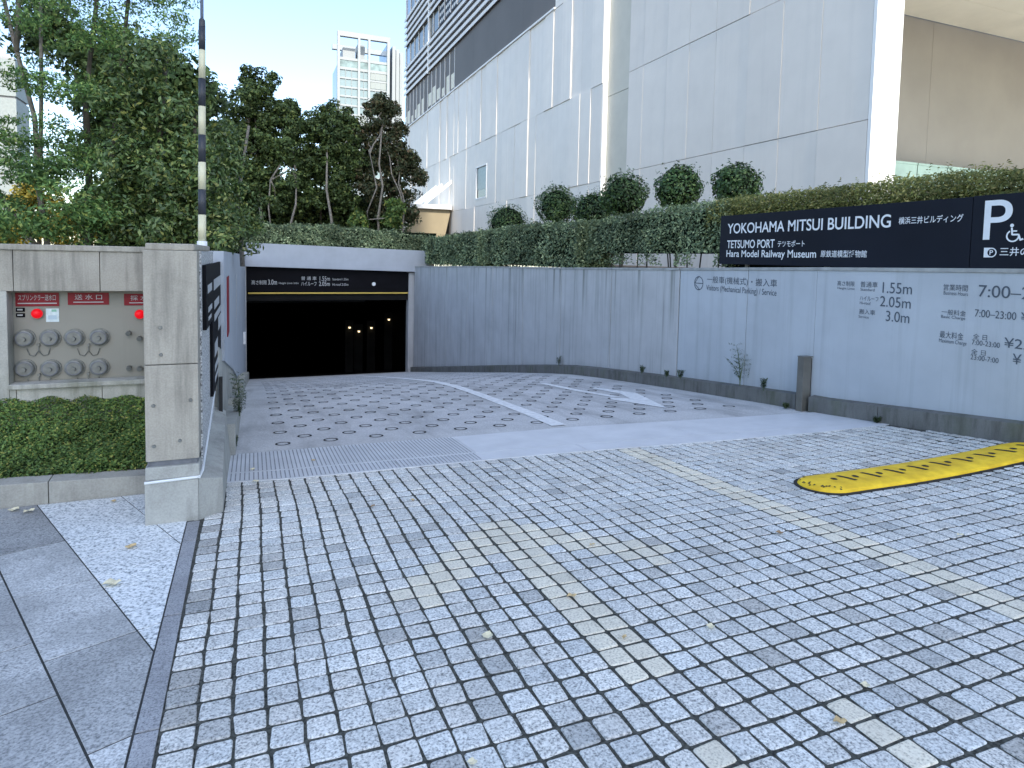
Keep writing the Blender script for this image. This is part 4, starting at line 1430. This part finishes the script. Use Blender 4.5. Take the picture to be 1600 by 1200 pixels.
ctree('shorter dark evergreen filling between the tall tree and the forked one', (1.6, Yc, 1.6),
      [([(1.55, Yc - 1.2, 1.6), (1.52, Yc - 1.2, 2.8), (1.72, Yc - 1.1, 3.6), (1.75, Yc - .9, 4.6)], .06, .035), ([(.8, Yc - 1, 1.6), (.62, Yc - 1, 3.4), (.7, Yc - .9, 4.6)], .04, .025)],
      [(1.4, 7.6, .8, .75, .2), (1.9, 6.9, .9, .8, 0), (1.2, 5.9, .95, .9, -.3), (2.1, 5.6, .9, .9, .2), (1.6, 4.6, .9, .7, -.2), (1.0, 3.7, .7, .5, -.6), (2.0, 3.9, .8, .6, .3), (1.5, 8.0, .5, .4, .6)], G['tree'])
ctree('leafy evergreen with a slim pale leaning trunk in the middle of the centre group', (3.2, Yc, 1.6),
      [([(3.35, Yc - 1.2, 1.6), (3.2, Yc - 1.2, 3.0), (3.0, Yc - 1.1, 4.3), (3.05, Yc - .8, 5.9), (3.2, Yc, 7.0)], .07, .03)],
      [(3.3, 7.7, .9, .75, 0), (2.7, 7.1, .85, .7, -.2), (4.0, 7.2, .85, .75, .2), (3.3, 6.3, 1.1, .9, -.3), (2.6, 5.4, .9, .8, .2), (4.1, 5.8, .9, .8, 0), (3.5, 4.8, 1., .8, .3), (2.6, 4.0, .8, .6, .4), (4.0, 4.0, .8, .6, .4)], G['tree'])
ctree('bronze tipped evergreen with pale crooked stems at the right end of the centre group', (5.4, Yc, 1.6),
      [([(5.3, Yc - 1.2, 1.6), (5.25, Yc - 1.2, 3.2), (5.45, Yc - 1.1, 4.6), (5.3, Yc - 1.0, 5.6), (5.5, Yc - .6, 7.4)], .07, .03), ([(5.0, Yc - 1.3, 1.6), (4.75, Yc - 1.3, 3.4), (5.15, Yc - 1.3, 4.5), (4.85, Yc - 1.2, 6.0)], .05, .025), ([(6.35, Yc - 1, 1.6), (6.45, Yc - 1, 3.6)], .05, .04)],
      [(5.4, 8.45, .62, .55, 0), (5.95, 8.35, .38, .32, .1), (5.3, 7.6, .62, .6, -.2), (6.3, 7.4, .42, .3, 0), (5.0, 6.9, .9, .7, .2), (6.1, 6.6, .75, .6, -.2), (6.95, 6.1, .5, .4, 0), (5.3, 5.8, .9, .7, .3), (6.4, 5.5, .85, .65, 0), (7.2, 5.2, .35, .45, -.2), (5.2, 4.6, .9, .7, .3), (6.6, 4.4, .8, .6, .1), (6.0, 3.6, .9, .6, .4), (7.05, 3.5, .35, .4, 0), (4.7, 5.3, .6, .6, .3)], G['treered'])
ctree('low bright green shrubby tree at the foot of the bronze tipped evergreen', (5.9, Yc - 1.3, 1.6),
      [([(5.9, Yc - 1.4, 1.6), (5.95, Yc - 1.4, 3.2)], .03, .02)],
      [(5.95, 3.6, .32, .55, -1.4), (5.8, 3.0, .35, .35, -1.4), (4.3, 3.0, .35, .3, -1.4)], G['cover'])
# dark understorey mass closing the gaps behind the trunks
m = []
for cx in np.linspace(-1.2, 6.6, 12):
    m.append(cl((cx, Yc + 1.6, 3.2), (.8, .6, 1.7), 26, 40, .35, .16, .2, .6, .8))
us = tree('understorey_tree', 'dense dark understorey foliage behind the slim trunks of the centre group', GC, [([(2.5, Yc + 1.8, 1.6), (2.6, Yc + 1.8, 4.2)], .06, .04)], m, G['tree'], M_['barkdark'], (2.5, Yc + 1.6, 1.6))
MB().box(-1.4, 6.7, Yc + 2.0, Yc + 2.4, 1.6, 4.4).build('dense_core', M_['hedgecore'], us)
mm = []
for cx, cz, r in ((.1, 6.6, 1.1), (1.3, 6.2, .9), (3.2, 6.2, 1.1), (5.2, 5.8, .8), (0, 4.8, 1.), (2.2, 5., .8), (4.2, 5.2, .8), (6, 5, .5)):
    mm.append(cl((cx, Yc + 1.1, cz), (r, .5, r), int(30 * r * r), 40, .35, .17, .1, .6, .8))
tree('understorey_tree', 'dark inner foliage seen through gaps of the centre group', GC, [([(3, Yc + 1.5, 1.6), (3, Yc + 1.5, 5)], .06, .04)], mm, G['tree'], M_['barkdark'], (3, Yc + 1.5, 1.6))

# left group, close behind the concrete wall
GL = 'trees behind the concrete wall'
def ltree(label, trunks, blobs, mat, size, per=70, dens=60, bark=None, aspect=.45, flat=.6, cr=.2, twigs=()):
    cr_ = []
    for x, y, z, rx, ry, rz in blobs:
        cr_.append(cl((x, y, z), (rx, ry, rz), max(8, int(dens * 1.9 * rx * rz)), per, cr, size * 1.15, .15, aspect, .75, flat))
    tree('broadleaf_tree', label, GL, trunks, cr_, mat, bark or M_['barkdark'], (trunks[0][0][0][0], trunks[0][0][0][1], 1.28), twigs)
# glossy leaved tree to the right of the group (px 150-370)
ltree('glossy large leaved evergreen just left of the striped pole', [([(-1.15, 9.2, 1.28), (-1.1, 9.2, 2.6), (-1.0, 9.3, 4.0)], .05, .025), ([(-.75, 9.0, 1.28), (-.7, 9.0, 2.4), (-.65, 9.0, 3.2)], .035, .02)],
      [(-1.1, 9.0, 3.75, .42, .4, .38), (-1.3, 9.1, 3.2, .5, .5, .45), (-.85, 9.0, 3.0, .45, .5, .5), (-1.35, 8.9, 2.5, .5, .5, .5), (-.8, 8.8, 2.35, .48, .5, .5), (-1.5, 8.8, 1.85, .5, .4, .4), (-1.0, 8.7, 1.8, .5, .4, .42), (-.6, 8.8, 1.75, .4, .4, .40), (-.5, 9.0, 2.3, .3, .4, .4)],
      G['glossy'], .060, 70, 85, None, .42, .75, .17)
ltree('glossy leaved shrub tree right of the striped pole beside the pale lintel', [([(-.15, 10.6, 1.28), (-.2, 10.6, 2.4), (-.05, 10.6, 3.4)], .035, .02)],
      [(-.32, 10.2, 2.75, .28, .35, .55), (-.30, 10.0, 2.1, .36, .35, .5), (-.25, 9.8, 1.75, .36, .3, .35), (-.42, 10.4, 3.2, .22, .3, .35), (-.05, 10.2, 1.9, .22, .25, .3)],
      G['glossy'], .060, 70, 95, M_['bark'], .42, .75, .16)
# airy pinnate trees
ltree('airy fine leaved tree with pale forked stems at the far left', [([(-2.35, 9.6, 1.28), (-2.45, 9.6, 2.2), (-2.5, 9.7, 3.1), (-2.75, 9.8, 4.2), (-2.95, 9.9, 5.2)], .034, .02), ([(-2.45, 9.65, 2.2), (-2.42, 9.7, 3.6), (-2.4, 9.7, 5.4)], .026, .018), ([(-2.3, 9.4, 1.28), (-2.7, 9.3, 2.0), (-2.95, 9.2, 2.6)], .03, .018), ([(-2.68, 9.75, 3.9), (-2.62, 9.7, 4.6), (-2.5, 9.7, 5.4)], .03, .02)],
      [(-2.9, 9.7, 4.9, .6, .6, .5), (-2.4, 9.6, 4.3, .5, .5, .35), (-2.95, 9.5, 3.05, .35, .4, .25), (-3.0, 9.3, 2.3, .35, .4, .3), (-2.5, 9.3, 2.75, .35, .4, .2), (-2.15, 9.3, 3.4, .4, .5, .3), (-3.1, 9.4, 4.1, .35, .4, .35), (-2.6, 9.6, 3.55, .4, .4, .28), (-2.75, 9.5, 2.05, .4, .4, .3), (-2.3, 9.5, 2.35, .35, .4, .3), (-2.25, 9.7, 3.0, .3, .4, .25), (-2.7, 9.9, 2.6, .3, .4, .25), (-3.1, 9.6, 1.75, .3, .4, .3)],
      G['fine'], .044, 110, 42, M_['bark'], .38, .35, .24)
ltree('airy fine leaved tree with a thick forked trunk behind the hose panel', [([(-2.0, 9.9, 1.28), (-1.98, 9.9, 2.4), (-2.0, 9.9, 3.4), (-1.92, 9.9, 4.1), (-1.8, 9.9, 5.2)], .05, .022), ([(-1.72, 10., 1.28), (-1.75, 10., 2.6), (-1.6, 10., 4.0), (-1.45, 10, 5.4)], .04, .02), ([(-2.0, 9.9, 3.3), (-2.12, 9.9, 3.75)], .03, .015), ([(-1.55, 9.95, 3.9), (-1.1, 9.8, 4.25)], .022, .012)],
      [(-1.85, 9.8, 4.95, .6, .6, .45), (-1.25, 9.9, 5.0, .55, .6, .40), (-1.7, 9.6, 4.2, .55, .5, .32), (-1.2, 9.7, 4.1, .45, .5, .3), (-1.9, 9.5, 3.4, .5, .5, .35), (-2.0, 9.3, 2.7, .4, .5, .3), (-1.65, 9.4, 2.2, .4, .4, .35), (-1.0, 9.9, 4.6, .35, .4, .3)],
      G['fine'], .044, 110, 46, M_['barkdark'], .38, .35, .24)
ltree('low feathery green shrub tree behind the left end of the concrete wall', [([(-2.6, 8.6, 1.28), (-2.62, 8.6, 1.9)], .03, .02)],
      [(-2.55, 8.3, 1.7, .3, .4, .35), (-2.2, 8.5, 1.75, .3, .4, .3), (-1.85, 8.5, 1.85, .35, .4, .4), (-2.3, 8.8, 2.3, .4, .4, .22), (-2.0, 8.9, 2.45, .35, .4, .2)],
      G['fine'], .050, 90, 75, M_['barkdark'], .38, .5, .2)
ltree('dark dense evergreen deep behind the left trees', [([(-1.8, 12.5, 1.28), (-1.8, 12.5, 4.5)], .06, .03)],
      [(-2.2, 12.2, 4.6, .7, .5, .6), (-1.6, 12.2, 3.8, .6, .5, .8), (-2.2, 12.2, 3.2, .6, .5, .6), (-1.2, 12.2, 2.9, .6, .5, .8), (-1.9, 12.2, 2.2, .6, .5, .5), (-1.0, 12.0, 1.9, .7, .5, .5), (-.9, 12.2, 4.0, .5, .5, .6), (-2.9, 12.2, 4.9, .6, .5, .5)],
      G['tree'], .09, 60, 60, M_['barkdark'], .5, .8, .22)
ltree('yellow autumn tree seen low between the left trunks', [([(-4.1, 16, 1.28), (-4.1, 16, 2.4)], .05, .03)],
      [(-3.2, 16, 2.0, .5, .4, .5), (-2.6, 16, 1.8, .4, .4, .4), (-4.15, 16, 2.3, .5, .4, .55), (-3.7, 16, 1.9, .4, .4, .4), (-4.6, 16, 1.8, .5, .4, .4)], G['yellow'], .08, 60, 70, M_['barkdark'], .6, .8, .22)

m = []
for cx, cz, rx, rz in ((-2.0, 1.9, .6, .5), (-1.2, 2.0, .6, .6), (-.6, 2.0, .5, .6), (-1.5, 2.9, .7, .6), (-.8, 3.0, .5, .6), (-1.9, 3.9, .6, .5), (-1.1, 4.2, .5, .5)):
    m.append(cl((cx, 11.6, cz), (rx, .4, rz), int(90 * rx * rz), 60, .22, .13, .1, .6, .8))
tree('understorey_tree', 'dark inner foliage deep between the left trunks', GL, [([(-1.4, 11.8, 1.28), (-1.4, 11.8, 3.4)], .04, .03)], m, G['tree'], M_['barkdark'], (-1.4, 11.8, 1.28))

# ------------------------------------------------------------------ hedges and shrubs
def hedge(label, x0, x1, y0, y1, zb, ztop, n, size, mat, loc, name='hedge', cat='hedge', core=True, gaps=0., rough=.05):
    """box hedge: ztop(x,y) function; leaves on the front (-X or -Y), top and ends"""
    t = empty(name, loc, label, cat)
    u = RNG.uniform(0, 1, (n, 4))
    face = RNG.choice(4, n, p=[.5 if x1 - x0 < y1 - y0 else .2, .2 if x1 - x0 < y1 - y0 else .5, .25, .05])
    X = x0 + (x1 - x0) * u[:, 0]
    Y = y0 + (y1 - y0) * u[:, 1]
    ZT = np.array([ztop(a, b) for a, b in zip(X, Y)])
    Z = zb + (ZT - zb) * u[:, 2]
    nv = np.zeros((n, 3))
    dp = u[:, 3] ** 2 * .16
    wob = rough * (np.sin(5.1 * Y + 2 * X) + np.sin(3.3 * Y + 7 * Z) + np.sin(8.7 * Z + 4.1 * X))
    f0 = face == 0
    X[f0] = (x0 + dp - wob * .5)[f0]; nv[f0] = (-1, 0, .2)
    f1 = face == 1
    Y[f1] = (y0 + dp - wob * .5)[f1]; nv[f1] = (0, -1, .2)
    f2 = face == 2
    Z[f2] = (ZT - dp + wob * .5)[f2]; nv[f2] = (0, 0, 1)
    f3 = face == 3
    Y[f3] = (y1 - dp)[f3]; nv[f3] = (0, 1, .2)
    ns = int(30 * max(x1 - x0, y1 - y0))
    extra = []
    for i in range(ns):
        xb, yb = RNG.uniform(x0, x1), RNG.uniform(y0, y1)
        k = RNG.integers(3, 7)
        tt = np.linspace(0, 1, k)
        hh = RNG.uniform(.04, .16)
        dx_, dy_ = RNG.uniform(-.06, .06, 2)
        extra.append(leaves(np.stack([xb + dx_ * tt, yb + dy_ * tt, ztop(xb, yb) - .03 + hh * tt], 1), np.tile([0, 0, 1.], (k, 1)), size * .9, .5, .7))
    if gaps:
        keep = ~((Z < zb + gaps) & (np.sin(17 * Y + 9 * X) + np.sin(6.1 * Y) > -.2))
        X, Y, Z, nv = X[keep], Y[keep], Z[keep], nv[keep]
    leaf_obj('foliage', [leaves(np.stack([X, Y, Z], 1), nv, size, .5, .65)] + extra, mat, t)
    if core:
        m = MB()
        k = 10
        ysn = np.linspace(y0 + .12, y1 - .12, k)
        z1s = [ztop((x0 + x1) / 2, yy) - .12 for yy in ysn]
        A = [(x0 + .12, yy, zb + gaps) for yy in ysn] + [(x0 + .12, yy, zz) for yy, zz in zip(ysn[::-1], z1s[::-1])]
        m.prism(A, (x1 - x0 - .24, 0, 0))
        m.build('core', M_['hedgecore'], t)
    m = MB()
    rs2 = random.Random(int(n))
    L = max(x1 - x0, y1 - y0)
    for i in range(int(L / .35)):
        a = .1 + .35 * i
        px_, py_ = ((x0 + x1) / 2 + rs2.uniform(-.2, .2), y0 + a) if y1 - y0 > x1 - x0 else (x0 + a, (y0 + y1) / 2)
        m.tube([(px_, py_, zb - .35), (px_ + rs2.uniform(-.08, .08), py_ + rs2.uniform(-.08, .08), zb + .45)], .014, 5)
    m.build('stems', M_['barkdark'], t, kind='stuff')
    return t
ht = lambda a, b: float(np.interp(b, [7.9, 9.8, 11, 12.4], [2.45, 2.44, 2.38, 2.33]))
hedge('clipped grey green hedge on the right wall, next to the navy sign board', 6.72, 7.65, 7.95, 12.3, 1.42, ht, 15000, .058, G['hedge'], (7.2, 10, 1.3), gaps=.22)
ht2 = lambda a, b: float(np.interp(b, [12.3, 15.6, 20.2, 26.4], [2.28, 2.37, 2.26, 2.14]))
hedge('darker clipped hedge on the far stretch of the right wall below the round shrubs', 6.5, 7.5, 12.4, 18.6, 1.2, ht2, 15000, .07, G['hedge'], (7, 16, 1.3), gaps=.1)
hedge('clipped hedge at the garage end of the right wall', 6.4, 7.4, 18.7, 26.4, 1.15, ht2, 12000, .09, G['hedge'], (7, 22, 1.3), gaps=.05)
hl = lambda a, b: float(np.interp(a, [-.9, 0, 2.5, 5, 7.1], [2.40, 2.52, 2.60, 2.45, 2.28]) + .04 * math.sin(5 * a))
hedge('low spreading juniper hedge along the top of the pale garage lintel', -.9, 7.2, 25.95, 28.2, 1.60, hl, 20000, .10, G['hedge'], (3, 27, 1.6), rough=.09)

def round_shrub(label, x, y, z, r, n, stem=True):
    t = empty('round_shrub', (x, y, 1.3), label, 'shrub', 'round clipped shrubs behind the hedge')
    d = RNG.normal(0, 1, (n, 3))
    d /= np.linalg.norm(d, axis=1, keepdims=True)
    lump = 1 + .07 * np.sin(5 * d[:, 0] + 3 * d[:, 2] + y) + .06 * np.sin(7 * d[:, 1] - 4 * d[:, 2])
    rr = r * lump * (1 - RNG.uniform(0, 1, n) ** 2 * .35) + np.where(RNG.uniform(0, 1, n) > .97, .08, 0)
    q3 = RNG.uniform(.88, 1.08, 3)
    C = np.array([x, y, z]) + d * rr[:, None] * np.array([q3[0], q3[1], .95 * q3[2]])
    C[:, 1] += (C[:, 2] - z) * RNG.uniform(-.12, .12)
    sh = []
    for i in range(26):
        a = RNG.normal(0, 1, 3); a[2] = abs(a[2]) * .9; a /= np.linalg.norm(a)
        k = RNG.integers(4, 9)
        tt = np.linspace(.9, 1.06 + RNG.uniform(.04, .22), k)[:, None]
        P = np.array([x, y, z]) + a * tt * r + RNG.normal(0, .018, (k, 3))
        sh.append(leaves(P, np.tile(a, (k, 1)), .065, .5, .6))
    leaf_obj('foliage', [leaves(C, d, .075, .5, .5)] + sh, G['round'], t)
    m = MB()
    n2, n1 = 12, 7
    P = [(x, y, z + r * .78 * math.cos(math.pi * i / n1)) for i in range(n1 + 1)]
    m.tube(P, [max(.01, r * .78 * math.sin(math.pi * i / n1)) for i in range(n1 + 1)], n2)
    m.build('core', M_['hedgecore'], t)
    MB().tube([(x, y, 1.25), (x + .02, y, z - r * .6)], .035, 7).build('stem', M_['barkdark'], t)
round_shrub('dark round shrub largest and furthest left, low behind the hedge under the small window', 8.8, 22.4, 2.75, .78, 3600)
round_shrub('dark round shrub second from the left behind the hedge', 8.8, 18.2, 3.13, .62, 3600)
round_shrub('dark low shrub filling between the second and third round tops', 9.0, 16.2, 2.85, .62, 3000)
round_shrub('dark round shrub in front of the bright edge strip of the white building', 8.8, 14.28, 3.13, .60, 3800)
round_shrub('dark round shrub fourth of the tops, second nearest the navy sign', 8.8, 12.0, 3.12, .55, 3600)
round_shrub('dark round shrub nearest the navy sign board', 8.8, 10.16, 2.98, .45, 3200)

# azaleas behind the sign board
n = 34000
Yv = RNG.uniform(2.6, 8.5, n)
Xv = RNG.uniform(6.72, 8.3, n)
prof = np.interp(Yv, [2.6, 4.1, 4.6, 5.6, 7.1, 8.2, 8.6], [2.46, 2.47, 2.52, 2.50, 2.49, 2.50, 2.36]) + .03 * np.sin(7 * Yv + 3 * Xv) + .03 * np.sin(13 * Yv) - .25 * np.clip((6.95 - Xv) / .2, 0, 1) ** 2
Zv = prof - RNG.uniform(0, 1, n) ** 2 * .5
az = empty('azalea_bushes', (7.4, 5.5, 1.3), 'loose yellowish green azalea bushes growing behind the navy sign board', 'shrub')
C = np.stack([Xv, Yv, Zv], 1)
nv = np.stack([-.4 + 0 * Xv, 0 * Xv, .8 + 0 * Xv], 1)
spr = []
for i in range(150):
    yb, xb = RNG.uniform(2.8, 8.4), RNG.uniform(6.8, 7.9)
    zb_ = float(np.interp(yb, [2.6, 4.1, 4.6, 5.6, 7.1, 8.2, 8.6], [2.46, 2.47, 2.52, 2.50, 2.49, 2.50, 2.36]))
    k = RNG.integers(5, 12)
    tt = np.linspace(0, 1, k)
    dx, dy = RNG.uniform(-.12, .12, 2)
    P = np.stack([xb + dx * tt, yb + dy * tt, zb_ - .08 + RNG.uniform(.10, .20) * tt], 1)
    spr.append(leaves(P, np.tile([0, 0, 1.], (k, 1)), .042, .42, .7))
n2 = 16000
Y2 = RNG.uniform(2.6, 8.45, n2)
X2 = RNG.uniform(6.70, 6.98, n2)
top2 = np.interp(Y2, [2.6, 4.1, 4.6, 5.6, 7.1, 8.2, 8.6], [2.46, 2.47, 2.52, 2.50, 2.49, 2.50, 2.36]) - .02
Z2 = 2.12 + (top2 - 2.12) * RNG.uniform(0, 1, n2)
front = leaves(np.stack([X2, Y2, Z2], 1), np.stack([-.8 + 0 * X2, 0 * X2, .5 + 0 * X2], 1), .042, .42, .7)
leaf_obj('foliage', [leaves(C, nv, .040, .42, .7), front] + spr, G['azalea'], az)
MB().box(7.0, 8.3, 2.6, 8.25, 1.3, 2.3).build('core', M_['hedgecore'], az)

# weeds along the wall foot
def fern_weed(label, x, y, z0, h, n, lean=.0):
    t = empty('weed', (x, y, z0), label, 'plant', 'weeds growing at the wall foot')
    m = MB()
    vs_ = []
    for s_ in range(n):
        a = random.uniform(0, 6.28)
        sp = random.uniform(.05, .35) * h
        hh = h * random.uniform(.6, 1.)
        P = []
        for k in range(7):
            u = k / 6
            P.append((x + math.cos(a) * sp * u * u + lean * u, y + math.sin(a) * sp * u * u, z0 + hh * u - .15 * hh * u * u * (sp / h)))
        m.tube(P, [.006 * (1 - .7 * k / 6) for k in range(7)], 5)
        C, NN = [], []
        for k in range(2, 7):
            for sd_ in (-1, 1):
                for j in range(2):
                    for q_ in range(3):
                        d_ = (.03 + .035 * q_) * min(1, max(.3, h / .55))
                        b_ = a + sd_ * (1.2 + .2 * j)
                        C.append((P[k][0] + math.cos(b_) * d_, P[k][1] + math.sin(b_) * d_, P[k][2] + .01 * q_ - .012 * j))
                        NN.append((0, 0, 1))
        vs_.append(leaves(np.array(C), np.array(NN, float), .04, .32, .4))
    m.build('stem', G['weed'], t)
    leaf_obj('foliage', vs_, G['weed'], t)
fern_weed('tall feathery weed growing from the wall kerb below the printed parking text', 6.46, 7.2, -.26, .60, 6)
for x, y, h, lb in ((6.40, 9.6, .16, 'small weed on the kerb, left of the main wall joint'), (6.42, 8.9, .12, 'tiny weed at the foot of the main wall joint'), (6.40, 8.5, .20, 'small leafy weed on the kerb just right of the main wall joint'),
                    (6.42, 6.7, .16, 'small weed between the tall feathery weed and the barrier post'), (6.38, 12.9, .22, 'small weed on the kerb where the streaked wall begins')):
    fern_weed(lb, x, y, gz(6.5, y) + .19, h, 3)
for x, y, h, lb in ((6.47, 5.03, .07, 'moss tuft at the kerb joint right of the barrier post'), (6.42, 6.3, .06, 'moss tuft left of the foot of the barrier post')):
    fern_weed(lb, x, y, gz(x, y), h, 4)
fern_weed('weed clump at the left end of the drain cover by the black rail', -.19, 6.62, gz(0, 6.62), .16, 6)
fern_weed('tall grey green weed hanging by the white side wall on the left kerb', -.17, 8.6, gz(0, 8.6) + .22, .38, 4)
fern_weed('weed on the left kerb below the white side wall, beyond the clump', -.15, 7.6, gz(0, 7.6) + .2, .3, 4)

# ------------------------------------------------------------------ fallen leaves
def fallen(label, x, y, sz, mat, rz, curl=.25):
    m = MB()
    n = 9
    z0 = gz(x, y) + .006
    v = [(0, 0, .1 * sz)]
    L = []
    for k in range(n):
        a = 6.283 * k / n
        r = sz * (.5 if k % 2 else .36)
        L.append((math.cos(a + rz) * r, math.sin(a + rz) * r * .75, curl * sz * (.3 + .7 * math.sin(a * 1.5) ** 2)))
    m.add(v + L, [(0, 1 + k, 1 + (k + 1) % n) for k in range(n)])
    o = m.build('fallen_leaf', mat)
    o.location = (x, y, z0)
    return tag(o, label, 'leaf', 'fallen leaves')
FA, FP, FB = G['fallen'], G['fallenpale'], G['fallenbrown']
for a in (('pale round fallen leaf on the setts left of the cream arrow shaft', .937, 2.52, .065, FP, .3), ('curled brown fallen leaf on the cream arrow shaft', 1.445, 2.712, .055, FA, 1.),
          ('small tan fallen leaf near the lower end of the cream arrow shaft', 1.483, 2.292, .035, FA, 2.), ('narrow pale fallen leaf on the setts right of the arrow shaft end', 1.886, 2.22, .05, FP, .2),
          ('tan folded fallen leaf left of the lower right cream setts', 1.882, 1.538, .055, FA, .7), ('small pale fallen leaf above the lower right cream setts', 2.147, 1.653, .045, FP, .1),
          ('tan fallen leaf on the right wing of the cream arrow', 1.855, 3.243, .04, FA, 1.4), ('small tan fallen leaf above the left wing of the cream arrow', 1.06, 4.453, .045, FA, .5),
          ('small brown fallen leaf further left above the cream arrow', .767, 4.423, .05, FB, 2.2), ('tan fallen leaf lying on the ribbed drain cover', .492, 5.866, .05, FA, .8),
          ('pale fallen leaf at the near edge of the ribbed drain cover', .012, 5.372, .06, FP, 1.), ('pale fallen leaf at the left end of the drain cover', -.012, 5.759, .06, FP, .4),
          ('tan lobed fallen leaf on the white flamed slabs, upper of two', -.674, 4.233, .075, FA, .2), ('pale lobed fallen leaf on the white flamed slabs, lower and larger of two', -.681, 3.718, .095, FP, 1.1),
          ('yellow fallen leaf by the curb at the far left', -1.538, 5.28, .08, FP, .3), ('yellow fallen leaf by the curb, right of its neighbour', -1.436, 5.21, .075, FP, 1.9),
          ('small tan fallen leaf by the curb near the pillar', -.937, 5.239, .05, FA, .6), ('small pale fallen leaf at the bottom edge of the picture', .638, 1.834, .04, FP, .6),
          ('brown fallen leaf beside the cream line of setts', 3.02, 2.964, .06, FB, .3), ('small pale fallen leaf on the right hand setts', 4.021, 2.521, .05, FP, .9)):
    fallen(*a)
